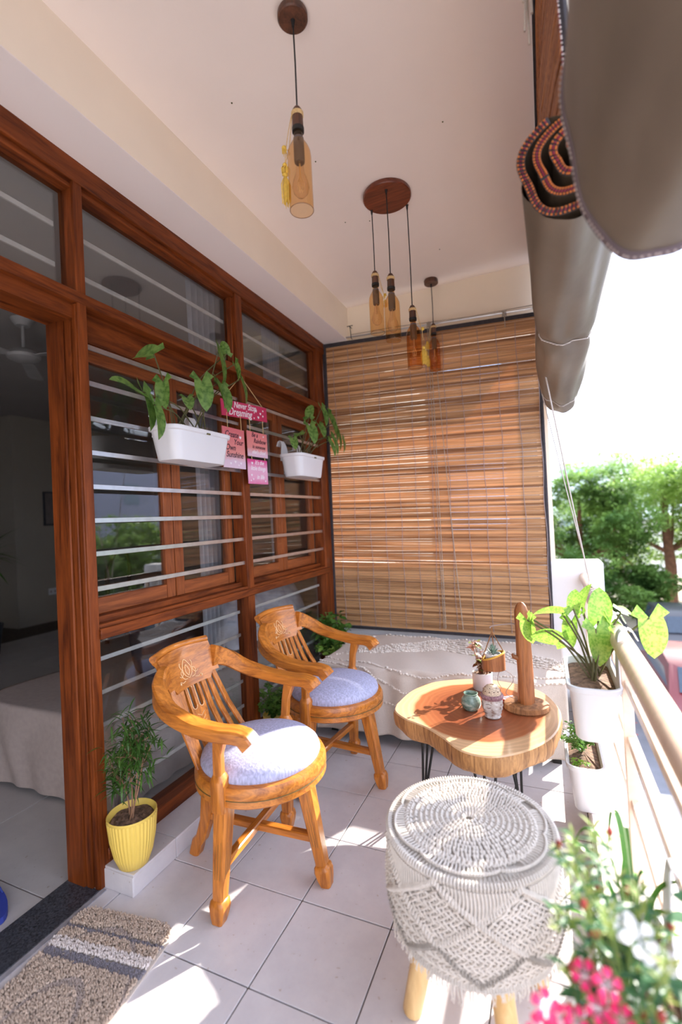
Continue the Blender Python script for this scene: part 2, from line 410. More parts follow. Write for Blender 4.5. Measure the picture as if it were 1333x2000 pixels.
def gbar(parent, y0, y1, z, x=-0.692, h=.018):
    k = (round(y1-y0, 3), x < -.72)
    if k not in bar_me:
        bar_me[k] = MB().box(-.0035, .0035, 0, y1-y0, -h/2, h/2, ch=.0008).mesh('grille_bar', M['bar_paint' if x < -.72 else 'steel'])
    return link('grille_bar', bar_me[k], parent, (x, y0, z))
def pane(parent, x, y0, y1, z0, z1, name='glass_pane'):
    return MB().box(x-.002, x+.002, y0, y1, z0, z1).build(name, M['glass'], parent)
def shutter(parent, y0, y1, glass=True):
    z0, z1, x0, x1, s = 0.935, 1.955, -0.795, -0.762, .055
    sh = fr(x0, x1, y0, y0+s, z0, z1, 'shutter', parent, mat='sash_')
    fr(x0, x1, y1-s, y1, z0, z1, 'shutter_stile', sh, mat='sash_')
    fr(x0+.002, x1-.002, y0+s-.004, y1-s+.004, z0, z0+.062, 'shutter_rail', sh, mat='sash_')
    fr(x0+.002, x1-.002, y0+s-.004, y1-s+.004, z1-.06, z1, 'shutter_rail', sh, mat='sash_')
    pane(sh, (x0+x1)/2, y0+s-.003, y1-s+.003, z0+.06, z1-.058)
def window(n, y0, y1, label, ybars):
    wn = sempty('window_%d' % n, label, 'window')
    pane(wn, -0.735, y0-.004, y1+.004, 2.10, 2.482, 'upper_glass')
    pane(wn, -0.725, y0-.004, y1+.004, 0.122, 0.864, 'lower_glass')
    fr(-0.735, -0.70, y0, y0+.014, 2.10, 2.48, 'glazing_bead', wn); fr(-0.735, -0.70, y1-.014, y1, 2.10, 2.48, 'glazing_bead', wn)
    for z in (1.04, 1.167, 1.288, 1.411, 1.535, 1.66, 1.789, 1.922): gbar(wn, y0-.012, y1+.012, z, -.698)
    for z in (2.203, 2.348): gbar(wn, y0-.012, y1-.02, z, -.752)
    for z in (0.27, 0.401, 0.53, 0.65, 0.774): gbar(wn, y0-.012, y1+.012, z, -.745, .016)
    for a, b in ybars: shutter(wn, a, b)
    return wn
w1 = window(1, -0.17, 0.738, 'near window with two glazed teak shutters behind steel bars', ((-.165, .296), (.300, .736)))
w2 = window(2, 0.798, 1.702, 'far window with two glazed teak shutters behind steel bars', ((.80, 1.25), (1.254, 1.70)))
d1 = sempty('door_1', 'open doorway into the dark room with barred glass above', 'door')
pane(d1, -0.735, -3.0, -0.208, 2.10, 2.482, 'upper_glass')
for z in (2.203, 2.348): gbar(d1, -3.0, -.235, z, -.752)
th = MB().box(-0.84, -0.682, -3.2, -0.21, -0.05, 0.004, ch=.002).build('trim_11', M['granite'])
struct(th, 'black granite threshold strip of the doorway', 'threshold')
st = MB().box(-0.681, -0.664, -3.2, -0.20, -0.01, 0.003).build('threshold_strip', plain('cement', (.30, .29, .32), .8, .2, 30), th)

# ---- the dark room behind
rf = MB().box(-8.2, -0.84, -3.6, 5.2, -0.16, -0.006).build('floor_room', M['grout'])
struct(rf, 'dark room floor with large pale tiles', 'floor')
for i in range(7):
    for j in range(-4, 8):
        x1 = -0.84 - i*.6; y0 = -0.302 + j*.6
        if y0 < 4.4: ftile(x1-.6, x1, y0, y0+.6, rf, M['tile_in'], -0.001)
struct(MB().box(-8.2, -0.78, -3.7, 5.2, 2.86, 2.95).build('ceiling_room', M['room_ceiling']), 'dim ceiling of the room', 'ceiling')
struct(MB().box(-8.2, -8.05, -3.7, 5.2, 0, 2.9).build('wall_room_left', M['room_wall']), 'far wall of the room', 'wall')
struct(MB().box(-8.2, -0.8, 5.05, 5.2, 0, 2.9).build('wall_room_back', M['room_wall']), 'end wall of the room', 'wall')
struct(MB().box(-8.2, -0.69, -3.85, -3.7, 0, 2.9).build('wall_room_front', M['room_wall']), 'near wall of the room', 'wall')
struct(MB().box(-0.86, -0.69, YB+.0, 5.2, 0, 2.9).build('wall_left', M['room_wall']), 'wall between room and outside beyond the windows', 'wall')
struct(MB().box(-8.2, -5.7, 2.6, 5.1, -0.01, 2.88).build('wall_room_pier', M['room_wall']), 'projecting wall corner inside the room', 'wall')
struct(MB().box(-5.70, -5.688, 2.59, 5.05, 0, .10).build('baseboard_room', M['room_wall']), 'skirting in the room', 'skirting')
# balcony closes behind the camera with the side wall of the building
struct(MB().box(-0.86, 1.1, -3.3, -3.2, -0.35, 2.95).build('wall_front', M['white_wall']), 'wall at the near end of the balcony', 'wall')

# ---- railing
rl = thing('railing', 'cream tubular metal railing along the open right side', 'railing', (1.0, 0, 0.1))
RX, RZ = 1.0, 0.815
MB().tube([(0, -3.19, RZ-.1), (0, YB+.004, RZ-.1)], .031, 24).build('handrail', M['rail'], rl, smooth=True)
for y in (.32, 1.83, -1.2, -2.6):
    fr_ = MB().box(-.014, .016, y-.013, y+.013, 0, RZ-.1, ch=.002).build('post', M['rail'], rl)
for z in (.70, .53, .335):
    MB().box(-.006, .02, -3.19, YB+.004, z-.1-.013, z-.1+.013, ch=.002).build('rail_bar', M['rail'], rl)

# ================================================================== BLINDS
def slatmat(name, a, b2, tr):
    m, nt, b, out = new_mat(name)
    oi = N(nt, 'ShaderNodeObjectInfo')
    v = coords(nt, (1.6, 60, 60)); ad = N(nt, 'ShaderNodeVectorMath', operation='ADD')
    cm = N(nt, 'ShaderNodeCombineXYZ'); mu = N(nt, 'ShaderNodeMath', operation='MULTIPLY'); mu.inputs[1].default_value = 90
    nt.links.new(oi.outputs['Random'], mu.inputs[0]); nt.links.new(mu.outputs[0], cm.inputs[1])
    nt.links.new(v, ad.inputs[0]); nt.links.new(cm.outputs[0], ad.inputs[1])
    nz = N(nt, 'ShaderNodeTexNoise', Scale=1.0, Detail=4); nt.links.new(ad.outputs[0], nz.inputs['Vector'])
    av = N(nt, 'ShaderNodeMath', operation='MULTIPLY_ADD'); av.inputs[1].default_value = .35
    nt.links.new(oi.outputs['Random'], av.inputs[0]); nt.links.new(nz.outputs['Fac'], av.inputs[2])
    c = ramp(nt, av.outputs[0], [(0.45, a), (0.85, b2)]); nt.links.new(c, b.inputs['Base Color'])
    b.inputs['Roughness'].default_value = 0.5
    t = N(nt, 'ShaderNodeBsdfTranslucent'); nt.links.new(c, t.inputs[0]); mx = N(nt, 'ShaderNodeMixShader'); mx.inputs[0].default_value = tr
    nt.links.new(b.outputs[0], mx.inputs[1]); nt.links.new(t.outputs[0], mx.inputs[2]); nt.links.new(mx.outputs[0], out.inputs[0])
    return m
M['slat'] = slatmat('bamboo_slat', (0.30, 0.135, 0.052), (0.76, 0.45, 0.22), 0.28)
YF = 1.845
eb = thing('bamboo_blind', 'large lowered bamboo slat blind with grey strings closing the far end', 'blind', (0, YF, 0.44))
NS = 124; slat_me = []
for v in range(7):
    rr = random.Random(v); mb = MB(); pts = []
    W = 1.495; n = 4
    top = []
    for i in range(n+1):
        x = W*i/n; top.append((x, rr.uniform(-.0009, .0009), rr.uniform(-.0011, .0011)))
    mb.bar(top, 0.0042, 0.0150 + rr.uniform(-.0009, .0014))
    slat_me.append(mb.mesh('slat', M['slat'], True))
for i in range(NS):
    t = (i+.5)/NS
    zl = 0.462 + (2.545-0.462)*t; zr = 0.437 + (2.470-0.437)*t
    xl = -0.700 + 0.045*t*0.7
    o = link('slat', slat_me[R.randrange(7)], eb, (xl, R.uniform(-.0015, .0015), zl-0.44), (R.gauss(.12, .07), math.atan2(zl-zr, 1.5) + R.gauss(0, .0010), 0), (1.0 if i % 2 else .997, 1, 1))
# knots of the weaving strings
for k in range(13):
    mb = MB(); xx = -0.60 + k*0.1165
    pts = [(xx + .004*math.sin(i*.9+k), -.0095, (0.02 + (2.06 - .055*(xx+.66))*i/30)) for i in range(31)]
    mb.tube(pts, .0019, 5); o = mb.build('weaving_string', M['cord_grey'], eb)
def blind_edge(name, pts, w=.028):
    mb = MB(); mb.bar(pts, .006, w, up=(0, 1, 0)) if False else mb.tube(pts, [(w/2, .004)]*len(pts), 8, squash=(1, 0, 0))
    return mb.build(name, M['dark_trim'], eb)
blind_edge('side_edging', [(-.692, -.004, .0), (-.680, -.004, 1.0), (-.672, -.004, 2.12)], .03)
blind_edge('side_edging', [(.800, -.004, -.005), (.808, -.004, 1.0), (.815, -.004, 2.04)], .022)
mb = MB(); mb.bar([(-.68, -.004, 2.122), (.0, -.004, 2.082), (.83, -.004, 2.036)], .012, .026); mb.build('top_edging', M['dark_trim'], eb)
mb = MB(); mb.bar([(-.70, -.002, .008), (.81, -.002, -.012)], .008, .02); mb.build('bottom_edging', M['dark_trim'], eb)
for (xt, xb, yo) in ((.120, .128, -.012), (.138, .140, -.016), (.165, .255, -.014)):
    mb = MB(); mb.tube([(xt + (xb-xt)*(i/12)**1.4, yo, 2.13-2.1*i/12) for i in range(13)], .0024, 6); mb.build('pull_cord', M['rope'], eb)
rod = MB().tube([(-.50, 1.84, 2.592), (-.20, 1.84, 2.575), (.86, 1.84, 2.515)], .0065, 10).build('curtain_rod', M['steel'], None, True)
tag(rod, 'thin metal rod running above the end bamboo blind', 'rod')
mb = MB(); mb.tube([(-.45, 1.832, 2.60), (-.1, 1.83, 2.585), (.4, 1.83, 2.545), (.86, 1.83, 2.532)], .003, 6)
for x in (.13, .62, .84):
    z = 2.567-.06*(x+.2)
    mb.tube([(x+.012*math.cos(a), 1.838+.014*math.sin(a), z+.02*math.cos(a*1.3)) for a in [k*.6 for k in range(26)]], .0035, 5)
    mb.tube([(x, 1.832, z+.02), (x+.002, 1.826, z-.09)], .003, 5)
tag(mb.build('lashing_rope', M['rope']), 'grey-brown rope knotted along the rod above the end blind', 'rope')
mb = MB(); mb.tube([(-.455, 1.878, 2.665), (-.455, 1.835, 2.665), (-.45, 1.83, 2.655), (-.445, 1.832, 2.575), (-.44, 1.84, 2.568)], .003, 6)
mb.tube([(-.475, 1.835, 2.667), (-.43, 1.835, 2.667)], .003, 6)
tag(mb.build('wall_hook', M['black']), 'small dark metal hook on the cream beam above the blind', 'hook')

# ---- rolled side blinds
M['lining2'] = M['lining']
def ell(cx, cz, a, b, th): return cx + a*math.cos(th), cz + b*math.sin(th)
M['braid_orange'] = plain('orange_stitching', (0.62, 0.17, 0.03), .8, .25, 200)
M['braid_magenta'] = plain('magenta_stitching', (0.25, 0.015, 0.05), .8, .25, 200)
M['side_slat'] = slatmat('side_slat', (0.30, 0.085, 0.025), (0.60, 0.24, 0.08), 0.25)
def braid(path, outd, mats, parent, name, step=.0065, r=.0026, rows=((0, 0), (1, .006))):
    "rows of small stitched beads following a path, offset outwards"
    obs = []
    for (k, off) in rows:
        mb = MB(); acc = 0; last = Vector(path[0]); c = 0
        for p, d in zip(path, outd):
            p = Vector(p); acc += (p-last).length; last = p
            while acc >= step:
                acc -= step; q = p + Vector(d)*off; mb.ball(q, r, 5, 3)
        obs.append(stuff(mb.build(name, M[mats[k % len(mats)]], parent)))
    return obs
def roll(label, y0, y1, prof0, prof1, seed, spiral_end, folds=1.0, ties=(), shrink=True):
    "y0 near end, y1 far end; prof = (cx, cz, a, b)"
    t = thing('rolled_blind', label, 'blind', (prof0[0], (y0+y1)/2, prof0[1]))
    ox, oy, oz = t.location
    rr = random.Random(seed); ph = [rr.uniform(0, 6.28) for _ in range(8)]
    def P(u, v):
        y = y0 + (y1-y0)*v; th = 2*PI*u
        cx, cz, a, b = [p+(q-p)*v for p, q in zip(prof0, prof1)]
        f = 1 + folds*(.045*math.sin(3*th+ph[0]+4*v) + .03*math.sin(5*th+ph[1]-9*v) + .018*math.sin(9*th+ph[2]+13*v) + .02*math.sin(14*v+ph[3]+2*th))
        for (tv, dep) in ties:
            f -= dep*math.exp(-((v-tv)/.03)**2)*(1 + .5*math.sin(7*th+ph[4]))
        if shrink and v > .97: f *= 1-(v-.97)*6
        x, z = ell(cx, cz, a*f, b*f, th)
        return (x-ox, y-oy, z-oz)
    mb = MB().grid(P, 72, 90)
    ro = mb.build('fabric_roll', M['lining'], t, 'full', weld=True)
    # far end cap
    mb = MB(); ring = [Vector(P(k/40, 1)) for k in range(40)]; cen = sum(ring, Vector())/40 + Vector((0, .02, 0))
    mb.add(ring+[cen], [(k, (k+1) % 40, 40) for k in range(40)]); mb.build('end_fold', M['lining'], t)
    if spiral_end:
        # spiral of fabric layers visible at the near end
        cx, cz, a, b = prof0; turns = 3.3
        path, outd = [], []; V = []; n = 260
        for k in range(n+1):
            s = k/n; th = PI*.62 + 2*PI*turns*s; q = 1 - .86*s
            wob = 1 + .05*math.sin(3*th+1) + .04*math.sin(5*th)
            x, z = ell(cx + .018*s, cz + .035*s, a*q*wob, b*q*wob, th)
            path.append((x-ox, y0-oy-.004, z-oz)); outd.append((math.cos(th), 0, math.sin(th)))
            V += [(x-ox, y0-oy-.004, z-oz), (x-ox, y0-oy+.22, z-oz)]
        MB().add(V, [(2*k, 2*k+2, 2*k+3, 2*k+1) for k in range(n)]).build('inner_layers', M['lining'], t)
        mb = MB(); mb.tube(path, [(.010, .0035)]*len(path), 6, squash=(0, 0, 1)) if False else None
        V = []
        for p, d in zip(path, outd):
            p = Vector(p); d = Vector(d)
            V += [p-d*.008+Vector((0, -.001, 0)), p+d*.010+Vector((0, -.001, 0))]
        MB().add(V, [(2*k, 2*k+1, 2*k+3, 2*k+2) for k in range(n)]).build('edging_tape', M['dark_trim'], t)
        braid([Vector(p)+Vector((0, -.003, 0)) for p in path], outd, ('braid_orange', 'braid_magenta', 'braid_orange'), t, 'stitching', rows=((0, .007), (1, .001), (2, -.005)))
    return t, P
fr_t, frP = roll('far taupe-lined bamboo blind rolled up, its spiral end edged in orange stitching', -.20, 1.80, (.893, 2.005, .110, .115), (.915, 1.925, .100, .105), 3, True, 1.15, ties=((.42, .14), (.90, .14)))
nr_t, nrP = roll('near taupe-lined bamboo blind rolled up, largest, at the upper right edge', -1.95, -.44, (1.00, 1.93, .128, .235), (.985, 1.905, .122, .243), 11, False, .8, (), False)
# visible far rim of the near roll: grey edging with light stitches
ox, oy, oz = nr_t.location
rim = [Vector(nrP(k/160, 1)) for k in range(161)]
V = []
for p in rim:
    d = Vector((p.x-(.985-ox), 0, p.z-(1.905-oz))).normalized(); V += [p - d*.004 + Vector((0, .004, 0)), p + d*.006 + Vector((0, .002, 0)), p + d*.005 + Vector((0, -.016, 0)), p - d*.002 + Vector((0, -.016, 0))]
MB().add(V, [(4*k+j, 4*k+4+j, 4*k+4+(j+1) % 4, 4*k+(j+1) % 4) for k in range(160) for j in range(4)]).build('edging_tape', plain('grey_edging', (.16, .12, .13), .8), nr_t)
M['thread_light'] = plain('pale_thread', (.62, .52, .48), .8)
braid([p + Vector((0, -.010, 0)) for p in rim], [Vector((p.x-(.985-ox), 0, p.z-(1.905-oz))).normalized() for p in rim], ('thread_light', 'braid_magenta'), nr_t, 'stitching', .009, .0022, ((0, .006), (1, .003)))
def hanging(t, ya, yb, x_top, x_bot, z_bot, n, near_y, flare=0.0):
    fx = lambda y: flare*max(0, (.25-y)/.45)**1.6
    ox, oy, oz = t.location
    ln = yb-ya; mes = []
    for v in range(4):
        mb = MB(); rr = random.Random(40+v)
        mb.bar([(rr.uniform(-.0015, .0015)+fx((ya+yb)/2-ln/2+ln*(i/11)**1.5), -ln/2+ln*(i/11)**1.5, rr.uniform(-.001, .001)) for i in range(12)], .003, .0125 + rr.uniform(-.0015, .001)); mes.append(mb.mesh('slat', M['side_slat'], True))
    for i in range(n):
        k = (i+.5)/n; z = ZC-.01 - (ZC-.01-z_bot)*k; x = x_top + (x_bot-x_top)*k + .006*math.sin(k*6)
        link('slat', mes[R.randrange(4)], t, (x-ox, (ya+yb)/2-oy + R.uniform(-.002, .002), z-oz), (R.gauss(0, .003), 0, 0))
    def L(u, v): return (x_top+(x_bot-x_top)*v+.012+fx(ya+ln*u)+.006*math.sin(v*6)-ox + .004*math.sin(u*9), ya+ln*u-oy, ZC-.01-(ZC-.01-z_bot)*v-oz)
    MB().grid(L, 20, 12).build('lining_sheet', M['lining'], t, True)
    if near_y is not None:
        for (off, wdt) in ((0, .022),):
            mb = MB(); pts = []
            for i in range(19):
                k = i/18; pts.append((x_top+(x_bot-x_top)*k - ox + fx(near_y) + .004*math.sin(9*k), near_y - oy + .012*math.sin(5*k+1) , ZC-.012-(ZC-z_bot)*k - oz))
            mb.tube(pts, [(.012, .010)]*19, 8, squash=(0, 1, 0)); mb.build('edge_tape', M['dark_trim'], t)
            fine = catmull(pts, 8)
            braid([p + Vector((-.010, -.004, 0)) for p in fine], [Vector((0, -1, 0))]*len(fine), ('braid_magenta', 'thread_light'), t, 'stitching', .0085, .0024, ((0, .0), (1, .008)))
hanging(fr_t, -.19, 1.80, .851, .840, 2.12, 52, -.20, .048)
hanging(nr_t, -1.95, -.45, .93, .93, 2.14, 50, None)
# tape at the inner top edge along the ceiling + head rope
mb = MB(); mb.tube([(.846, -1.9+i*.2, 2.822) for i in range(19)], [(.006, .004)]*19, 6, squash=(1, 0, 0))
tag(mb.build('head_tape', M['dark_trim']), 'dark tape fixing the side blinds along the ceiling edge', 'tape')
mb = MB()
for i in range(5):
    a = i*1.3; mb.tube(catmull([(.838+.006*math.cos(a), -.14+.01*i, 2.80), (.832+.008*math.sin(a), -.16+.006*i, 2.70), (.826+.006*math.cos(a*2), -.15+.004*i, 2.60), (.820+.01*math.sin(a*3), -.17+.005*i, 2.47-.03*i)], 5), .0028, 5)
tag(mb.build('frayed_rope', M['rope']), 'frayed brown rope ends hanging beside the near edge of the side blind', 'rope')
mb = MB()
for i in range(3):
    mb.tube(catmull([(.822+.004*i, 1.70, 2.56), (.815-.004*i, 1.69+.01*i, 2.46), (.820+.003*i, 1.70, 2.36), (.818, 1.71-.01*i, 2.24)], 6), .004, 5)
tag(mb.build('knotted_rope', M['rope']), 'knotted brown rope hanging beside the far corner of the rolled side blind', 'rope')
# ropes that tie the far roll and run down to the handrail
M['rope_white'] = banded('rope_pale', ((0.72, 0.65, 0.58), (0.42, 0.36, 0.33)), 2, 55)
ox, oy, oz = fr_t.location
for v in (.42, .90):
    pts = [Vector(frP(k/30, v)) for k in range(31)]; c = sum(pts, Vector())/31
    mb = MB(); mb.tube([c+(p-c)*1.035 for p in pts], .003, 6, caps=False); mb.build('tie_rope', M['rope_white'], fr_t)
for (a, b, c2, n) in (((.815, 1.05, 2.00), (.90, 1.22, 1.40), (.992, 1.42, .855), 1), ((.802, 1.50, 1.97), (.90, 1.47, 1.42), (.998, 1.45, .855), 2)):
    mb = MB(); pts = [Vector(a).lerp(Vector(c2), i/16) + Vector((0, 0, -.012*math.sin(PI*i/16))) for i in range(17)]
    mb.tube(pts, .0036 if n == 1 else .0028, 6)
    tag(mb.build('pull_rope', M['rope_white']), 'thicker pale blind rope tied down to the handrail' if n == 1 else 'thinner pale blind rope meeting the handrail', 'rope')
mb = MB()
for i in range(6):
    y0 = 1.02 + i*.030; mb.tube([(1.0+(.036+.004*(i % 2))*math.cos(a), y0+.018*math.sin(a*.5)+.004*a, .815+(.036+.004*(i % 2))*math.sin(a)) for a in [k*.35 for k in range(19)]], .0065, 6)
mb.tube(catmull([(1.0, 1.20, .852), (.985, 1.32, .85), (.992, 1.43, .852)], 6), .005, 6)
mb.tube(catmull([(.965, 1.05, .80), (.95, 1.0, .72), (.96, .98, .62), (.955, .96, .5)], 6), .005, 6)
tag(mb.build('coiled_rope', M['rope_white']), 'pale rope wound several times around the handrail', 'rope')

# ================================================================== CHAIRS
def make_chair(label, rotz, loc):
    t = thing('captain_chair', label, 'chair', (*loc, 0), rotz, 'captain chairs along the window wall')
    # seat ring (profile swept), local +x is the front
    prof = [(.150, .405), (.150, .362), (.222, .352), (.232, .360), (.229, .378), (.233, .384), (.233, .404), (.226, .418), (.200, .424), (.150, .424)]
    MB().lathe(prof, 56).build('seat_ring', M['chair_x'], t, True)
    mb = MB(); mb.tube([(.2325*math.cos(a), .2325*math.sin(a), .381) for a in [k*2*PI/56 for k in range(57)]], .0014, 5, caps=False); mb.build('ring_groove', M['stem'], t)
    cp = [(0, .418)] + [(.208, .418), (.213, .430), (.208, .446), (.190, .462), (.150, .477), (.095, .487), (.04, .491), (0, .492)]
    MB().lathe(cp[1:], 56).build('seat_cushion', M['cushion'], t, True)
    legs = [((.165, 0, .36), (.235, 0, 0), 'x'), ((-.02, -.205, .36), (-.035, -.238, 0), 'y'), ((-.02, .205, .36), (-.035, .238, 0), 'y'), ((-.185, 0, .37), (-.31, 0, 0), 'x')]
    for k, (a, b, ax) in enumerate(legs):
        A, B = Vector(a), Vector(b); mb = MB()
        P = [A, A.lerp(B, .3), A.lerp(B, .62), A.lerp(B, .80), A.lerp(B, .815), A.lerp(B, .86), A.lerp(B, .93), B]
        if k == 3:
            P[1] += Vector((-.01, 0, 0)); P[2] += Vector((.012, 0, 0)); P[3] += Vector((.01, 0, 0)); P[4] += Vector((.01, 0, 0))
            W = [.060, .052, .044, .040, .041, .042, .042, .040]
        else: W = [.056, .050, .043, .039, .050, .055, .048, .036]
        P[-1].z = 0
        mb.bar(P, W, W, up=(0, 1, 0)); lg_ = mb.build('leg', M['chair_z'], t, True)
        if k != 3:   # incised lines down the face of the leg
            g_ = MB(); n = Vector((1, 0, 0)) if ax == 'x' else Vector((0, -1 if k == 1 else 1, 0)); n2 = Vector((0, 1, 0)) if ax == 'x' else Vector((1, 0, 0))
            for (nn, ss) in ((n, n2), (n2 if k != 0 else -n2, n if k else n)):
                for o in (-.011, 0, .011):
                    w0, w1 = .0262, .0205
                    g_.tube([A.lerp(B, .12)+nn*w0*1.0+ss*o, A.lerp(B, .62)+nn*w1*1.04+ss*o*.8], .0008, 4)
            g_.build('groove', M['stem'], lg_)
    # crossed stretchers
    mb = MB(); mb.bar([(.200, 0, .155), (-.245, 0, .158)], .030, .026); mb.build('stretcher', M['chair_x'], t, True)
    mb = MB(); mb.bar([(-.03, -.215, .160), (-.03, .215, .160)], .030, .026); mb.build('stretcher', M['chair_y'], t, True)
    # arm posts above the side legs: square block, then slim tapered post
    for s in (-1, 1):
        mb = MB(); mb.bar([(-.02, s*.222, .345), (-.02, s*.224, .440), (-.02, s*.2245, .446), (-.02, s*.226, .462)], [.050, .050, .046, .030], [.050, .050, .046, .030], up=(0, 1, 0))
        mb.bar([(-.02, s*.226, .455), (-.015, s*.232, .53), (0, s*.238, .588)], [.030, .031, .044], [.030, .026, .032], up=(0, 1, 0))
        mb.build('arm_post', M['chair_z'], t, True)
        pth = catmull([(-.296, s*.132, .716), (-.290, s*.166, .706), (-.262, s*.208, .682), (-.20, s*.236, .642), (-.10, s*.250, .614), (0, s*.250, .602), (.060, s*.246, .602), (.092, s*.242, .594), (.112, s*.240, .574)], 5)
        k = len(pth); W, H = [], []
        for i in range(k):
            q = i/(k-1); W.append(.032 + .030*min(1, q*1.8)); H.append(.084 - .044*min(1, q*2.0) + (.006 if q > .86 else 0))
        mb = MB(); mb.bar(pth, W, H); mb.build('armrest', M['chair_x'], t, True)
    # curved crest rail, thick top roll
    def crest(y, z): return -.300 - .030*math.cos(y/.145*PI/2) - (z-.70)*.42
    V = []; ny, nz = 18, 9
    for side in (0, 1):
        for i in range(ny+1):
            y = -.145 + .290*i/ny
            z0 = .640 + .016*0 + (.022 if abs(y) > .108 else 0); z1 = .772 + .006*math.cos(y/.145*PI/2)
            for j in range(nz+1):
                z = z0 + (z1-z0)*j/nz; x = crest(y, z) + (-.012 if side else .012)
                if j >= nz-1: x += (-.014 if side else -.004)
                V.append((x, y, z))
    st_ = (ny+1)*(nz+1); F = []
    for i in range(ny):
        for j in range(nz):
            a = i*(nz+1)+j; F.append((a, a+nz+1, a+nz+2, a+1)); a += st_; F.append((a, a+1, a+nz+2, a+nz+1))
        a = i*(nz+1); F.append((a, a+st_, a+st_+nz+1, a+nz+1)); a += nz; F.append((a, a+nz+1, a+nz+1+st_, a+st_))
    for a0 in (0, ny*(nz+1)):
        for j in range(nz): F.append((a0+j, a0+j+1, a0+j+1+st_, a0+j+st_))
    cr = MB().add(V, F).build('crest_rail', M['chair_y'], t, True)
    mb = MB(); mb.tube([(crest(y, .782)-.006, y, .779 + .004*math.cos(y/.145*PI/2)) for y in [-.152+.304*i/14 for i in range(15)]], .0135, 10); mb.build('top_roll', M['chair_y'], cr, True)
    # carved ornament in the middle of the crest
    mb = MB()
    def cv(pts, r=.0016): mb.tube([Vector((crest(y, z)+.0135, y, z)) for y, z in [(p.x, p.y) for p in catmull([(a, b, 0) for a, b in pts], 5)]], r, 5)
    cv([(0, .668), (-.020, .684), (-.022, .706), (0, .735), (.022, .706), (.020, .684), (0, .668)])
    cv([(0, .676), (-.010, .694), (0, .716), (.010, .694), (0, .676)])
    for s in (-1, 1):
        cv([(s*.012, .668), (s*.030, .672), (s*.040, .690), (s*.032, .700), (s*.028, .690), (s*.040, .680), (s*.052, .686)])
        cv([(s*.028, .664), (s*.045, .662), (s*.058, .668), (s*.060, .657)])
        cv([(s*.026, .700), (s*.034, .716), (s*.030, .728)])
        mb.ball((crest(s*.061, .662)+.014, s*.061, .662), .004, 6, 4)
    mb.build('carving', M['chair_light'], cr)
    # slats and pierced splat
    def slat(yt, yb, w, name='back_slat'):
        ab = PI - math.asin(yb/.213); xb = -math.sqrt(.213**2-yb**2)
        mb = MB(); A = Vector((crest(yt, .655)+.002, yt, .660)); B = Vector((xb-.004, yb, .415))
        mb.bar([A, A.lerp(B, .5)+Vector((-.010, 0, 0)), B], w, .010, up=(1, 0, .3)); return mb.build(name, M['chair_z'], t, True)
    for s in (-1, 1):
        slat(s*.062, s*.080, .023); slat(s*.091, s*.116, .023); slat(s*.120, s*.150, .023)
    # pierced splat with two oval slots above a tapering carved board
    A = Vector((crest(0, .655)+.002, 0, .660)); B = Vector((-.217, 0, .415)); dv = (B-A); L = dv.length; dz = dv.normalized(); sy = Vector((0, 1, 0)); nn = dz.cross(sy)
    bm = bmesh.new()
    def loopv(pts, off): return [bm.verts.new(A + dz*v + sy*u + nn*off) for u, v in pts]
    outer = [(-.042, 0), (.042, 0), (.042, .12), (.034, .18), (.030, L), (-.030, L), (-.034, .18), (-.042, .12)]
    def oval(cu): return [(cu + .0105*math.cos(a), (.030 if math.sin(a) < 0 else .098) + .0105*math.sin(a)) for a in [k*PI/8 - .01 for k in range(16)]]
    loops = [outer, oval(-.019), oval(.019)]
    es = []
    for off in (.006,):
        for lp in loops:
            vs_ = loopv(lp, off); es += [bm.edges.new((vs_[i], vs_[(i+1) % len(vs_)])) for i in range(len(vs_))]
    bmesh.ops.triangle_fill(bm, edges=es, use_beauty=True)
    ex = bmesh.ops.extrude_face_region(bm, geom=list(bm.faces)); bmesh.ops.translate(bm, verts=[v for v in ex['geom'] if isinstance(v, bmesh.types.BMVert)], vec=nn*-.012)
    bmesh.ops.recalc_face_normals(bm, faces=bm.faces)
    me = bpy.data.meshes.new('back_splat'); bm.to_mesh(me); bm.free(); me.materials.append(M['chair_z']); sp = link('back_splat', me, t)
    mb = MB(); sgn = 1 if nn.x > 0 else -1
    for cu in (-.019, .019):
        ov = [(cu + .0125*math.cos(a), (.030 if math.sin(a) < 0 else .098) + .0125*math.sin(a)) for a in [k*PI/8 for k in range(17)]]
        mb.tube([A + dz*v + sy*u + nn*sgn*.0065 for u, v in ov], .0016, 5, caps=False)
    for k in range(7):
        c0 = A + dz*(.130+.016*k) + nn*sgn*.0065
        mb.tube([c0 + sy*(-.020+.001*k), c0 + dz*.012, c0 + sy*(.020-.001*k)], .0012, 4)
    mb.build('carving', M['chair_light'], sp)
    return t
ch1 = make_chair('near wooden captain chair with its round grey cushion half in the sun', rad(3), (-.185, .075))
ch2 = copy_tree(ch1); ch2.location = (-.185, .715, 0); ch2.rotation_euler = (0, 0, rad(-5))
ch2['label'] = 'farther wooden captain chair, cushion wholly in shade, beside the cloth-covered bench'

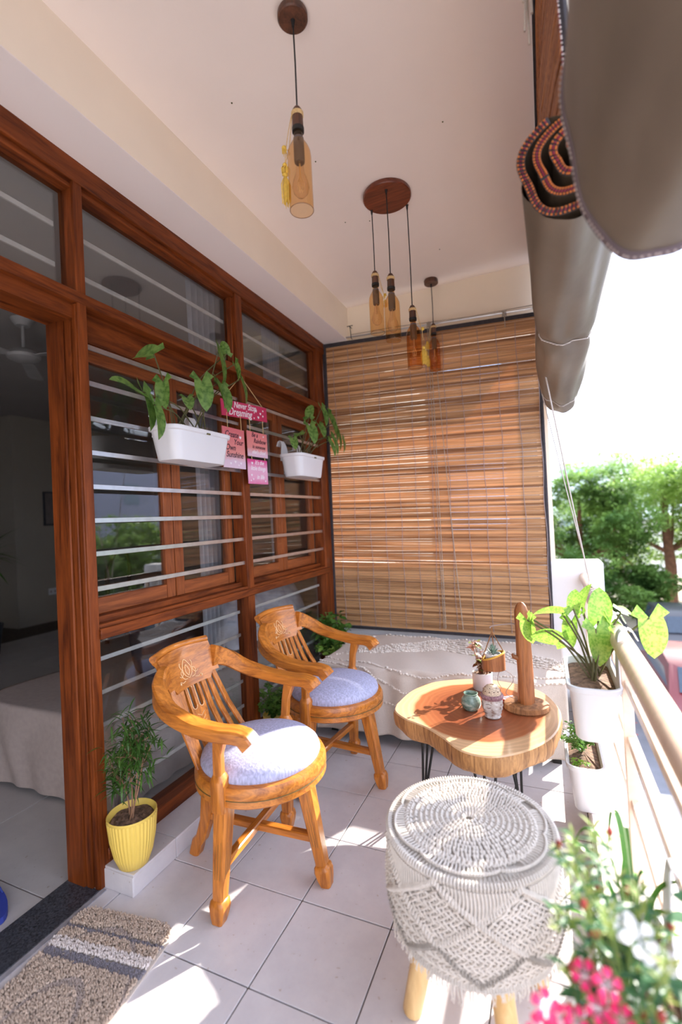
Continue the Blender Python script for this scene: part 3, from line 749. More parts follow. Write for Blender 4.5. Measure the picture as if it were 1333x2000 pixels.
# ================================================================== TABLE
def table():
    t = thing('live_edge_table', 'live-edge wood slab coffee table with bark rim on black hairpin legs', 'table', (.50, .60, 0))
    pts = [(-.325, -.04), (-.300, .13), (-.225, .265), (-.05, .355), (.12, .345), (.245, .27), (.31, .10), (.308, -.05), (.275, -.175), (.20, -.29), (.10, -.365), (.0, -.355), (-.085, -.275), (-.16, -.215), (-.25, -.17), (-.31, -.11)]
    P = [p for p in catmull([(*q, 0) for q in pts+[pts[0]]], 8)][:-1]
    n = len(P); rr = random.Random(5); ph = [rr.uniform(0, 6) for _ in range(6)]
    zt = .452
    lay = [(.985, zt), (1.0, zt-.004), (1.004, zt-.02), (.998, zt-.04), (.985, zt-.062), (.955, zt-.074), (.93, zt-.076)]
    V = []
    for li, (s, z) in enumerate(lay):
        for k, p in enumerate(P):
            f = s + (0 if li < 2 else .006*math.sin(k*.55+ph[0]) + .004*math.sin(k*1.7+ph[1]+li))
            V.append((p.x*f, p.y*f, z + (0 if li < 3 else .004*math.sin(k*.4+ph[2]))))
    F = [(i*n+k, (i+1)*n+k, (i+1)*n+(k+1) % n, i*n+(k+1) % n) for i in range(1, len(lay)-1) for k in range(n)]
    F.append(tuple(range((len(lay)-1)*n+n-1, (len(lay)-1)*n-1, -1)))
    MB().add(V, F).build('bark_edge', M['bark_edge'], t, True)
    V2 = V[:2*n] + [(0, 0, zt)]
    MB().add(V2, [(k, k+n, (k+1) % n+n, (k+1) % n) for k in range(n)] + [(k, (k+1) % n, 2*n) for k in range(n)]).build('slab_top', M['slab'], t)
    for (x, y) in ((-.215, .02), (.05, -.19), (.13, .10)):
        a0 = math.atan2(y, x); mb = MB()
        for (da, q) in ((-.32, 0), (.32, 0)):
            pass
        base = Vector((x*1.12, y*1.12, .004)); tg = Vector((-math.sin(a0), math.cos(a0), 0)); ra = Vector((math.cos(a0), math.sin(a0), 0))
        tops = [Vector((x, y, .38)) + tg*.045, Vector((x, y, .38)) - tg*.045, Vector((x, y, .38)) - ra*.05]
        lg = MB().tube([tops[0], base + tg*.008 + Vector((0, 0, .02)), base, base - tg*.008 + Vector((0, 0, .02)), tops[1]], .0052, 8)
        lg.tube([tops[2], base + Vector((0, 0, .012))], .0052, 8)
        lg.box(x-.055, x+.055, y-.055, y+.055, .376, .381)
        lg.build('hairpin_leg', M['black'], t, True)
    return t
def slabmat():
    m, nt, b, out = new_mat('slab_rings')
    v = coords(nt)
    nz = N(nt, 'ShaderNodeTexNoise', Scale=4.0, Detail=3); nt.links.new(v, nz.inputs['Vector'])
    # distorted radial distance from the heart of the tree
    sep = N(nt, 'ShaderNodeVectorMath', operation='MULTIPLY'); sep.inputs[1].default_value = (3.1, 2.75, 0); nt.links.new(v, sep.inputs[0])
    of = N(nt, 'ShaderNodeVectorMath', operation='ADD'); of.inputs[1].default_value = (0.0, -0.02, 0); nt.links.new(sep.outputs[0], of.inputs[0])
    ln = N(nt, 'ShaderNodeVectorMath', operation='LENGTH'); nt.links.new(of.outputs[0], ln.inputs[0])
    ad = N(nt, 'ShaderNodeMath', operation='MULTIPLY_ADD'); ad.inputs[1].default_value = .22
    nt.links.new(nz.outputs['Fac'], ad.inputs[0]); nt.links.new(ln.outputs['Value'], ad.inputs[2])
    c = ramp(nt, ad.outputs[0], [(0.0, (.20, .050, .020)), (0.30, (.30, .085, .035)), (0.55, (.24, .062, .025)), (0.80, (.36, .12, .048)), (.868, (.40, .13, .05)), (.905, (.70, .45, .25))])
    r = nt.nodes[-1]
    sn = N(nt, 'ShaderNodeMath', operation='MULTIPLY'); sn.inputs[1].default_value = 95; nt.links.new(ad.outputs[0], sn.inputs[0])
    si = N(nt, 'ShaderNodeMath', operation='SINE'); nt.links.new(sn.outputs[0], si.inputs[0])
    c2 = ramp(nt, si.outputs[0], [(0.0, (.82, .80, .78)), (.6, (1, 1, 1))])
    mx = N(nt, 'ShaderNodeMix', data_type='RGBA', blend_type='MULTIPLY'); mx.inputs[0].default_value = .7
    nt.links.new(c, mx.inputs[6]); nt.links.new(c2, mx.inputs[7]); nt.links.new(mx.outputs[2], b.inputs['Base Color'])
    b.inputs['Roughness'].default_value = .28; b.inputs['Coat Weight'].default_value = .25; b.inputs['Coat Roughness'].default_value = .12
    return m
M['slab'] = slabmat(); M['bark_edge'] = wood('slab_edge', (.12, .040, .012), (.52, .27, .10), 'z', .6, 1.7, .0, .30, .62)
table()

# ---- things on the table
ZT = .4525
def driftwood():
    t = thing('planter_stand', 'upright branch plant stand on a round wood slice at the table edge', 'stand', (.69, .66, ZT))
    mb = MB(); n = 26
    mb.lathe([(.0, 0), (.078, 0), (.083, .006), (.080, .022), (.074, .026), (0, .026)], 28, fn=lambda th, z: 1+.07*math.sin(2*th+1)); mb.build('base_slice', M['bark'], t, True)
    mb = MB(); prof = [(.030, .024), (.031, .05), (.029, .14), (.0285, .22), (.027, .30), (.027, .36), (.026, .392), (.020, .412), (.010, .425), (0, .428)]
    mb.lathe(prof, 22, fn=lambda th, z: 1+.09*math.sin(3*th+z*9)+.05*math.sin(7*th+z*14))
    mb.tube([(-.02, -.012, .205), (-.038, -.018, .212), (-.042, -.02, .222)], [.012, .009, .004], 8)
    mb.build('branch', M['branch'], t, True)
    MB().tube(catmull([(-.02, 0, .338), (-.06, 0, .336), (-.118, -.004, .326), (-.124, -.004, .318)], 4), .0022, 6).build('wire_arm', M['cord_grey'], t, True)
    MB().tube(catmull([(-.045, 0, .035), (-.075, -.01, .06), (-.045, -.01, .11), (-.055, -.01, .14), (-.09, -.01, .15), (-.105, -.01, .11), (-.09, -.01, .075)], 6), .0014, 6).build('wire_curl', M['cord_grey'], t, True)
    return t
M['branch'] = wood('branch_wood', (.13, .038, .012), (.42, .15, .045), 'z', .5, 1.3, .05, .3, .6)
driftwood()
# hanging half bamboo cup with the succulent pot
hx, hy, hz = .572, .655, ZT+.318
hp = thing('hanging_cup', 'bamboo half-cup planter hanging by a brown cord from the branch stand', 'planter', (hx, hy, hz-.165))
mb = MB(); n = 28
for (r0, r1) in ((.047, .040),):
    V = []
    for k in range(n):
        a = 2*PI*k/n; zt = .052 - .016*math.cos(a)*-1
        V += [(r0*math.cos(a), r0*math.sin(a), 0), (r0*math.cos(a), r0*math.sin(a), zt), (r1*math.cos(a), r1*math.sin(a), zt), (r1*math.cos(a), r1*math.sin(a), .006)]
    F = [(4*k+j, 4*((k+1) % n)+j, 4*((k+1) % n)+j+1, 4*k+j+1) for k in range(n) for j in range(3)]
    F += [tuple(4*k for k in range(n))[::-1], tuple(4*k+3 for k in range(n))]
    MB().add(V, F).build('cup', M['branch'], hp, True)
MB().tube([(.0435*math.cos(a), .0435*math.sin(a), .053+.016*math.cos(a)) for a in [k*2*PI/28 for k in range(29)]], .0045, 6, caps=False).build('cut_rim', plain('yellow_rim', (.66, .36, .05), .6), hp, True)
mb = MB()
for (a, zz) in ((PI, .035), (0, .068), (PI/2, .05)):
    mb.tube([(.044*math.cos(a), .044*math.sin(a), zz), (0, 0, .150), (0, 0, .166)], .0022, 6)
mb.build('cord', M['bark'], hp)
sp = thing('succulent_pot', 'tiny white pot with a grey-green succulent in the hanging bamboo cup', 'potted plant', (hx, hy, hz-.158))
MB().lathe([(0, 0), (.024, 0), (.033, .052), (.0335, .056), (.029, .056), (.028, .046), (0, .046)], 28).build('pot', M['white_plastic'], sp, True)
MB().lathe([(.028, .048), (.0, .051)], 20).build('gravel', plain('gravel', (.16, .15, .15), .9, .8, 300), sp)
lf = leaf_geo(.042, .011, 'lance', -.15, .5, 4); mb = MB()
for k in range(26):
    a = k*2.4; e = .35+1.1*k/26; put_leaf(mb, lf, (0, 0, .050), (math.cos(a)*math.cos(e), math.sin(a)*math.cos(e), math.sin(e)), 0, .8+.35*k/26)
mb.build('leaves', plain('succulent_leaf', (.19, .27, .22), .5, .3, 60), sp, True)
# carved head burner
M['clay'] = None
def claymat():
    m, nt, b, out = new_mat('glazed_clay')
    v = coords(nt); nz = N(nt, 'ShaderNodeTexNoise', Scale=60, Detail=5); nt.links.new(v, nz.inputs['Vector'])
    c = ramp(nt, nz.outputs['Fac'], [(.34, (.30, .21, .17)), (.44, (.52, .47, .43)), (.7, (.66, .63, .60))]); nt.links.new(c, b.inputs['Base Color'])
    b.inputs['Roughness'].default_value = .35; bump(nt, b, nz.outputs['Fac'], .5, .002); return m
M['clay'] = claymat(); M['clay_line'] = plain('clay_line', (.16, .09, .07), .6); M['clay_white'] = plain('clay_white', (.72, .70, .69), .35, .08, 40)
M['clay_band'] = plain('clay_band', (.30, .17, .19), .45, .4, 120); M['clay_top'] = plain('clay_speckled', (.55, .42, .30), .5, .45, 260, .001)
bh = thing('clay_head', 'grey-white glazed clay head figurine with speckled dome and closed eyes', 'figurine', (.572, .545, ZT), rad(-128))
def headf(th, z):
    a = (th+PI) % (2*PI)-PI      # face towards +x
    f = 1 + .05*math.exp(-(a/.5)**2)*math.exp(-((z-.035)/.03)**2)
    f += .16*math.exp(-(a/.16)**2)*math.exp(-((z-.047)/.013)**2)         # nose
    f += .07*math.exp(-(a/.28)**2)*math.exp(-((z-.027)/.005)**2)         # lips
    f += .06*math.exp(-(a/.25)**2)*math.exp(-((z-.012)/.007)**2)         # chin
    f += .05*(math.exp(-((a-.42)/.2)**2)+math.exp(-((a+.42)/.2)**2))*math.exp(-((z-.055)/.006)**2)
    for s in (-1, 1): f += .13*math.exp(-((a-s*1.55)/.14)**2)*math.exp(-((z-.048)/.020)**2)   # ears
    if abs(a) > .95: f += .035*math.sin(z*420)*math.sin(th*9)            # hair curls
    return f
prof = [(.026, 0), (.031, .004), (.030, .012), (.033, .022), (.0365, .034), (.039, .048), (.0395, .060), (.038, .070), (.037, .078)]
P2 = []
for i in range(len(prof)-1):
    for k in range(4): P2.append((prof[i][0]+(prof[i+1][0]-prof[i][0])*k/4, prof[i][1]+(prof[i+1][1]-prof[i][1])*k/4))
P2.append(prof[-1])
MB().lathe(P2, 72, fn=headf).build('head', M['clay'], bh, 'full')
mb = MB()
for k in range(54):
    a = k*2*PI/54; mb.tube([(.0385*math.cos(a), .0385*math.sin(a), .074), (.0415*math.cos(a+.08), .0415*math.sin(a+.08), .083), (.037*math.cos(a+.16), .037*math.sin(a+.16), .091)], .0026, 5)
mb.build('hair_band', M['clay_band'], bh)
MB().lathe([(.0365, .088), (.0345, .098), (.030, .110), (.021, .120), (.010, .125), (.009, .121), (0, .121)], 36).build('perforated_dome', M['clay_top'], bh, True)
mb = MB()
for k in range(12):
    a = k*2*PI/12; mb.ball((.0325*math.cos(a), .0325*math.sin(a), .105), .0024, 6, 4)
    if k % 2: mb.ball((.024*math.cos(a), .024*math.sin(a), .117), .002, 6, 4)
for s in (-1, 1):
    mb.tube([(.0405*math.cos(s*b), .0405*math.sin(s*b), .050-.004*math.sin((b-.15)/.5*PI)) for b in [.15+.1*i for i in range(6)]], .0010, 4)
    mb.tube([(.0415*math.cos(s*b), .0415*math.sin(s*b), .058+.004*math.sin((b-.1)/.6*PI)) for b in [.1+.1*i for i in range(7)]], .0009, 4)
mb.tube([(.0405*math.cos(b), .0405*math.sin(b), .0268+.001*math.cos(b*9)) for b in [-.3+.1*i for i in range(7)]], .0009, 4)
mb.build('incised_line', M['clay_line'], bh)
# squat green cup
gc = MB(); gc.lathe([(0, 0), (.026, 0), (.036, .010), (.040, .026), (.037, .044), (.027, .056), (.026, .062), (.029, .065), (.026, .066), (.022, .060), (.022, .052), (.032, .040), (.030, .012), (0, .008)], 36)
def cupmat():
    m, nt, b, out = new_mat('green_glaze'); v = coords(nt, (1, 1, 2.2)); nz = N(nt, 'ShaderNodeTexNoise', Scale=28, Detail=3, Distortion=1); nt.links.new(v, nz.inputs['Vector'])
    nt.links.new(ramp(nt, nz.outputs['Fac'], [(.35, (.10, .17, .14)), (.55, (.24, .33, .27)), (.72, (.50, .52, .44))]), b.inputs['Base Color']); b.inputs['Roughness'].default_value = .15; return m
g1 = gc.build('glazed_cup', cupmat(), None, True, loc=(.483, .595, ZT)); tag(g1, 'small squat green glazed cup left of the clay head', 'cup')
# white pot with coleus-like plant
wp = thing('foliage_pot', 'white cylinder pot with bronze and green leaves at the back of the table', 'potted plant', (.500, .835, ZT))
MB().lathe([(0, 0), (.040, 0), (.043, .004), (.044, .075), (.041, .076), (.040, .068), (0, .068)], 36).build('pot', M['white_plastic'], wp, True)
MB().lathe([(.040, .069), (0, .072)], 20).build('soil', M['soil'], wp)
rr = random.Random(4)
M['leaf_bronze'] = leafmat('bronze_leaf', (.10, .02, .012), (.25, .10, .05), .3, .4, 60); M['leaf_pink'] = leafmat('pink_leaf', (.42, .12, .08), (.75, .50, .40), .35, .4, 50)
M['leaf_varieg'] = leafmat('edged_leaf', (.10, .20, .04), (.42, .46, .16), .35, .4, 70)
lfo = leaf_geo(.042, .024, 'oval', .3, .3, 5); stm = MB(); mbs = {'leaf_bronze': MB(), 'leaf_pink': MB(), 'leaf_varieg': MB()}
for k in range(9):
    a = rr.uniform(0, 6.28); h = rr.uniform(.06, .15); r = rr.uniform(.01, .045)
    top = Vector((r*math.cos(a)*1.2, r*math.sin(a), .07+h)); stm.tube([(0.3*top.x, .3*top.y, .068), (top.x*.6, top.y*.6, .07+h*.5), top], .0018, 5)
    for j in range(8):
        b = rr.uniform(0, 6.28); e = rr.uniform(-.3, .7); q = Vector((top.x*.5, top.y*.5, .08)).lerp(top, rr.uniform(.1, 1))
        kind = 'leaf_pink' if (h > .125 and j < 4) else ('leaf_varieg' if (top.x < -.01 and rr.random() < .5) else 'leaf_bronze')
        put_leaf(mbs[kind], lfo, q, (math.cos(b)*math.cos(e), math.sin(b)*math.cos(e), math.sin(e)), rr.uniform(-.5, .5), rr.uniform(.5, 1.0))
stm.tube([(.02, -.02, .07), (.045, -.045, .12), (.05, -.05, .16)], .003, 6)
stm.build('stems', M['stem_brown'], wp)
for k_, m_ in mbs.items(): m_.build('leaves', M[k_], wp, True)
# small card box
cbx = thing('card_box', 'small white and red card box lying at the foot of the branch stand', 'box', (.612, .712, ZT), rad(35))
MB().box(-.035, .035, -.016, .016, 0, .017, ch=.001).build('carton', M['white_plastic'], cbx)
MB().box(-.0355, -.020, -.0165, .0165, .001, .0175).build('red_end', plain('card_red', (.50, .07, .04), .5), cbx)
MB().box(-.012, .034, -.010, .004, .0171, .0176).build('label_strip', M['clay_band'], cbx)

# ================================================================== BENCH AND CLOTH
BX0, BX1, BY0, BY1, BZ = -0.47, 0.85, 1.12, 1.80, 0.405
bn = thing('low_bench', 'low bench hidden under the fringed beige cloth at the far end', 'bench', ((BX0+BX1)/2, (BY0+BY1)/2, 0))
cx, cy = bn.location.x, bn.location.y
MB().box(BX0-cx, BX1-cx, BY0-cy, BY1-cy, .20, .25, ch=.004).build('frame', M['black'], bn)
MB().box(BX0-cx, BX1-cx, BY0-cy, BY1-cy, .252, BZ-.008, ch=.03).build('mattress', M['white_wall'], bn, True)
for sx in (BX0+.06, BX1-.06):
    for sy in (BY0+.06, BY1-.06): MB().box(sx-cx-.02, sx-cx+.02, sy-cy-.02, sy-cy+.02, 0, .20).build('leg', M['black'], bn)
def drape(x, y):
    dx = max(0, BX0-x); dy = max(0, BY0-y); dr = max(0, x-BX1)
    d = max(dx, dy, dr); X, Y = max(BX0, min(BX1, x)), max(BY0, y)
    z = BZ + .004 + .006*math.sin(x*7+y*3)*math.sin(y*9) + .003*math.sin(x*23+y*11)
    if d > 0:
        e = min(d, .05)/.05; z -= (d if d > .05 else d*d/.10+d*.5*0) if d > .05 else d*d/.05
        fo = .004 + .026*e*(0.5+.5*min(1, d/.3))*(1+math.sin((x if dy >= dx else y)*31+2*math.sin(x*5)))*.5 + .02*(d/.36)
        if dy >= dx: Y -= fo*1.1 + .012*e
        if dx > dy*.6: X -= fo + .012*e
        if dr > 0: X += .012*e
    return (X, Y, max(z, .012))
xa, xb, ya, yb = BX0-.36, BX1+.0, BY0-.355, BY1+.01
cl = MB().grid(lambda u, v: drape(xa+(xb-xa)*u, ya+(yb-ya)*v), 150, 110)
M['cloth'] = plain('bench_cloth', (.64, .565, .50), .95, .07, 260, .0008, spec=.1)
cl = cl.build('bench_cloth', M['cloth'], None, 'full'); tag(cl, 'beige tufted cotton cloth draped over the low bench below the bamboo blind', 'cloth')
sol = cl.modifiers.new('thick', 'SOLIDIFY'); sol.thickness = .003; sol.offset = -1
mb = MB(); rr = random.Random(8)
def tuft(pts, step=.011, r=.0085):
    P = catmull([(a, b, 0) for a, b in pts], 24); acc = 0
    for a, b in zip(P[:-1], P[1:]):
        acc += (b-a).length
        if acc > step:
            acc = 0; q = Vector(drape(b.x, b.y)) + Vector((0, -.001 if b.y < BY0 else 0, .003)); mb.ball(q + Vector((rr.uniform(-.003, .003),)*3), r*rr.uniform(.7, 1.2), 5, 3, (1.3, 1, .7))
for k in range(6):
    o = k*.075
    tuft([(-.46+o*.9, 1.30+o*.3), (-.1+o*.55, 1.62-o*.25), (.16+o*.1, 1.76-o*.62)]); tuft([(.16+o*.1, 1.76-o*.62), (.48, 1.60-o*.45), (.84, 1.46-o*.45)])
tuft([(-.60, 1.24), (-.2, 1.18), (.1, 1.08), (.45, 1.13), (.85, 1.20)]); tuft([(-.60, 1.17), (-.2, 1.10), (.1, 1.0), (.45, 1.05), (.85, 1.12)])
tuft([(-.40, 1.78), (-.52, 1.62), (-.62, 1.40), (-.66, 1.14)]); tuft([(-.34, 1.78), (-.45, 1.6), (-.54, 1.40), (-.58, 1.14)])
tuft([(-.3, 1.79), (.3, 1.79), (.84, 1.79)]); tuft([(-.6, .95), (-.1, .93), (.4, .96), (.85, .93)])
stuff(mb.build('tufting', plain('tuft', (.72, .65, .58), .95, .1, 200), cl))

# ================================================================== MACRAME STOOL
def stool():
    t = thing('macrame_stool', 'round cream macrame-covered stool on thick pine legs in the foreground', 'stool', (.577, -.112, 0))
    Rr = .205; zt = .452
    MB().lathe([(0, .200), (.190, .200), (.200, .215), (.203, .30), (.203, .42), (.196, .440), (.17, .446), (0, .448)], 48).build('padded_seat', plain('inner_pad', (.62, .57, .52), .95, .1, 40), t, True)
    for k in range(4):
        a = rad(213+90*k); A = Vector((.125*math.cos(a), .125*math.sin(a), .205)); B = Vector((.178*math.cos(a), .178*math.sin(a), 0.0))
        mb = MB(); mb.tube([A, A.lerp(B, .5), A.lerp(B, .96), B+Vector((0, 0, .001))], [.027, .026, .024, .021], 18); mb.build('leg', M['pine'], t, True)
    # crocheted disc: rings of radial stitches
    mb = MB(); rr = random.Random(2); ring = 0; r = .010
    def dome(r): return zt + .006*(1-(r/.2)**2)
    while r < .150:
        n = max(9, int(2*PI*(r+.007)/.0088)); off = rr.random()
        for k in range(n):
            a = 2*PI*(k+off)/n + rr.uniform(-.02, .02); sk = .006/(r+.012)
            p0 = Vector(((r-.001)*math.cos(a), (r-.001)*math.sin(a), dome(r)-.001)); p1 = Vector(((r+.0065)*math.cos(a+sk*.35), (r+.0065)*math.sin(a+sk*.35), dome(r)+.0045)); p2 = Vector(((r+.0135)*math.cos(a+sk*.7), (r+.0135)*math.sin(a+sk*.7), dome(r)-.001))
            mb.tube([p0, p1, p2], [.0022, .0042, .0026], 6)
        r += .0135; ring += 1
    r = .152                       # looser band of crossed loops
    n = 84
    for k in range(n):
        a = 2*PI*k/n
        for s in (-1, 1):
            mb.tube([(q*math.cos(a+s*w_), q*math.sin(a+s*w_), dome(q)+h) for q, w_, h in ((r, .03, 0), (r+.007, .0, .006), (r+.014, -.03, 0))], .0029, 5)
    stuff(mb.build('crochet_disc', M['cotton'], t, True))
    # radial cords and scalloped edging
    mb = MB(); ns = 6
    def scal(a): return .178 + .014*abs(math.sin(a*ns/2))**.7
    n = 126
    for k in range(n):
        a = 2*PI*k/n + rr.uniform(-.005, .005)
        if (k//4) % 12 == 3: continue
        r0, r1 = .163, scal(a); mb.tube([(r0*math.cos(a), r0*math.sin(a), zt+.002), ((r0+r1)/2*math.cos(a+.01), (r0+r1)/2*math.sin(a+.01), zt+.003), (r1*math.cos(a), r1*math.sin(a), zt+.001)], .0027, 5)
        
    for k in range(180):
        a = 2*PI*k/180; q = scal(a); mb.ball((q*math.cos(a), q*math.sin(a), zt+.004), .0042, 6, 4, (1, 1, 1.1))
    n = 126
    for k in range(n):
        a = 2*PI*k/n; r0 = scal(a)+.002; r1 = .207
        mb.tube([(r0*math.cos(a), r0*math.sin(a), zt-.004), (r1*math.cos(a), r1*math.sin(a), zt-.009)], .0023, 5, False)
    for k in range(168):           # outer rim of close hitches
        a = 2*PI*k/168; u = Vector((math.cos(a), math.sin(a), 0))
        mb.tube([u*.200+Vector((0, 0, zt-.003)), u*.208+Vector((0, 0, zt-.001)), u*.2135+Vector((0, 0, zt-.008)), u*.209+Vector((0, 0, zt-.017))], .0029, 5)
    stuff(mb.build('scalloped_border', M['cotton'], t, True))
    # side: zigzag hitch ridges, hanging cords and lattice
    def sr_(z):                    # side radius
        k = (zt-.01-z)/.24; return .2085 + .005*math.sin(PI*min(1, k*1.1)) - .014*max(0, k-.7)/.3
    mb = MB(); ND = 7
    def zig(a, ph=0): 
        q = ((a*ND/(2*PI)+ph) % 1.0); return abs(q-.5)*2      # 1 at ends, 0 in the middle
    z1 = lambda a: .368 + .066*zig(a)                          # upper swag ridge
    z2 = lambda a: .352 - .062*zig(a, 0)
    z3 = lambda a: .352 - .062*zig(a, .5)
    z2b = lambda a: .300 - .066*zig(a, .5)
    z3b = lambda a: .236 + .060*zig(a, .5)
    def ridge(f, r=.0046, lift=.006, m=205):
        for k in range(m):
            a = 2*PI*k/m; z = f(a); q = sr_(z)+lift; tdir = Vector((-math.sin(a), math.cos(a), 0)); up_ = Vector((0, 0, 1))
            c = Vector((q*math.cos(a), q*math.sin(a), z)); u = Vector((math.cos(a), math.sin(a), 0))
            mb.tube([c-up_*.0075-u*.004, c+u*.0022, c+up_*.0075-u*.004], .0031, 6)
    ridge(z1); ridge(lambda a: .368 - .070*zig(a)); ridge(lambda a: .298 - .070*zig(a, .5)); ridge(lambda a: .228 + .070*zig(a, .5)) if False else None; ridge(lambda a: .216+.006*zig(a)); ridge(lambda a: .228 + .070*zig(a, 0))
    n = 168
    for k in range(n):             # hanging cords of the top band, gently bowed
        a = 2*PI*k/n; zb = z1(a)+.004; za = zt-.018
        if za-zb < .01: continue
        mb.tube([(sr_(z)*math.cos(a+.012*math.sin(PI*q))*1.012, sr_(z)*math.sin(a+.012*math.sin(PI*q))*1.012, z) for q, z in [(j/3, za+(zb-za)*j/3) for j in range(4)]], .0031, 5)
    stuff(mb.build('knotted_ridges', M['cotton'], t, True))
    mb = MB(); n = 84
    for s in (-1, 1):
        for k in range(n):
            a0 = 2*PI*k/n; pts = []
            for j in range(17):
                z = .430 - .216*j/16; a = a0 + s*(.372-z)*2*PI/ND/.145*.95 + .010*math.sin(j*3.1)
                q = sr_(z)+.0005 + .0022*math.cos(j*PI + (0 if s > 0 else PI)); 
                if z < z1(a) - .002: pts.append((q*math.cos(a), q*math.sin(a), z))
            if len(pts) > 2: mb.tube(pts, .0029, 5, False)
    stuff(mb.build('crossed_cords', M['cotton'], t, True))
    mb = MB()
    for k in range(150):
        a = 2*PI*k/150 + rr.uniform(-.02, .02); ln = rr.uniform(.008, .020)*(1.7 if (k//9) % 3 == 0 else 1); q = .203 + rr.uniform(-.004, .004)
        sw = rr.uniform(-.02, .02)
        mb.tube([(q*math.cos(a), q*math.sin(a), .218), ((q+.003)*math.cos(a+sw*.5), (q+.003)*math.sin(a+sw*.5), .218-ln*.6), ((q+rr.uniform(-.004, .006))*math.cos(a+sw), (q+.002)*math.sin(a+sw), .218-ln)], [.0028, .0024, .0012], 5)
        for j in range(3):
            b = a+sw+rr.uniform(-.02, .02); mb.tube([((q+.002)*math.cos(a+sw), (q+.002)*math.sin(a+sw), .218-ln*.9), ((q+.004)*math.cos(b), (q+.004)*math.sin(b), .218-ln-rr.uniform(.004, .010))], .0008, 3, False)
    stuff(mb.build('fringe', M['cotton'], t))
    return t
stool()

# ================================================================== PENDANT LAMPS
M['amber'] = glassy('amber_glass', (.95, .76, .52), 1.5, 0, 1.0)
M['amber_deep'] = glassy('deep_amber_glass', (.92, .64, .38), 1.5, 0, 1.0)
M['clear'] = glassy('bulb_glass', (.97, .92, .88), 1.45, 0, 1.0)
M['cap_wood'] = wood('cap_wood', (.035, .014, .008), (.16, .06, .03), 'z', .5)
M['disc_wood'] = wood('disc_wood', (.08, .015, .007), (.24, .055, .022), 'x', .35, 1.4)
M['brass'] = plain('brass_twine', (.70, .48, .22), .6, .2, 200); M['tassel'] = plain('yellow_tassel', (.78, .52, .09), .9, .15, 100)
M['grey_socket'] = plain('socket', (.14, .12, .13), .45); M['filament'] = plain('filament', (.85, .70, .45), .3, .1, 50, metal=.6)
bot_prof = [(.0145, .262), (.0145, .232), (.017, .222), (.030, .200), (.0355, .185), (.037, .168), (.037, 0)]
def bottle(parent, x, y, ztop, total, tass, glass='amber'):
    "ztop: top of wooden cap; total: full height of cap + bottle; local origin = parent"
    px, py, pz = parent.location; k = total/.329; z0 = ztop-total-pz
    s = Matrix.Translation((x-px, y-py, z0)) @ Matrix.Diagonal((1, 1, k, 1))
    def tr(mb): mb.v = [tuple(s @ Vector(v)) for v in mb.v]; return mb
    mb = MB(); mb.open_lathe([(r_, z) for r_, z in bot_prof[::-1]], 36);
    V0 = mb; b = tr(V0).build('bottle', M[glass], parent, 'full')
    tr(MB().tube([(.0362*math.cos(a), .0362*math.sin(a), .0) for a in [q*2*PI/36 for q in range(37)]], .0011, 6, caps=False)).build('cut_rim', M['rimglass'], b, True)
    c_ = tr(MB().lathe([(.0, .257), (.0175, .257), (.0165, .300), (.0150, .318), (.009, .328), (0, .329)], 24)).build('cap', M['cap_wood'], b, True)
    tr(MB().lathe([(0, .249), (.0185, .249), (.0188, .262), (0, .262)], 24)).build('collar', M['black'], b, True)
    mb = MB(); 
    for q in range(4): mb.tube([(.0175*math.cos(a), .0175*math.sin(a), .300+.0033*q+.0005*math.sin(a)) for a in [w_*2*PI/20 for w_ in range(21)]], .0019, 5, caps=False)
    tr(mb).build('twine_wrap', M['brass'], b)
    tr(MB().lathe([(.0, .150), (.0155, .152), (.0165, .160), (.0165, .228), (.013, .234), (0, .234)], 24)).build('bulb_holder', M['grey_socket'], b, True)
    tr(MB().lathe([(0, .043), (.012, .045), (.022, .056), (.0265, .073), (.023, .092), (.014, .118), (.011, .150)], 28)).build('bulb', M['clear'], b, 'full')
    mb = MB(); mb.tube([(0, 0, .15), (0, 0, .10)], .003, 6)
    for q in range(7):
        a = q*2*PI/7; mb.tube([(.003*math.cos(a), .003*math.sin(a), .105), (.011*math.cos(a), .011*math.sin(a), .085), (.009*math.cos(a+.6), .009*math.sin(a+.6), .062), (.002, 0, .068)], .0006, 4)
    tr(mb).build('filament', M['filament'], b)
    if tass:
        a = tass[0]; u = Vector((math.cos(a), math.sin(a), 0)); mb = MB()
        mb.tube(catmull([u*.018+Vector((0, 0, .305)), u*.026+Vector((0, 0, .27)), u*.040+Vector((0, 0, .20)), u*.046+Vector((0, 0, .14))], 4), .0014, 5)
        mb.tube(catmull([u*.018+Vector((0, 0, .300)), u*.022+Vector((0, 0, .26)), u*.036+Vector((.004, .004, .20)), u*.042+Vector((0, 0, .155))], 4), .0014, 5)
        tr(mb).build('hanging_twine', M['brass'], b)
        rr = random.Random(int(x*100)); n2 = tass[1]
        for (hz, nn, ln) in n2:
            mb = MB(); c0 = u*.046+Vector((0, 0, hz)); mb.ball(c0, .008, 8, 5)
            for q in range(nn):
                e = Vector((rr.gauss(0, .006), rr.gauss(0, .006), -ln*rr.uniform(.8, 1.05))); mb.tube([c0+Vector((0, 0, .004)), c0 + Vector((e.x*1.1, e.y*1.1, e.z*.4)), c0+e*1.0], .0010, 3, False)
            stuff(tr(mb).build('tassel', M['tassel'], b))
    return b
M['rimglass'] = plain('rim_glass', (.25, .12, .06), .15)
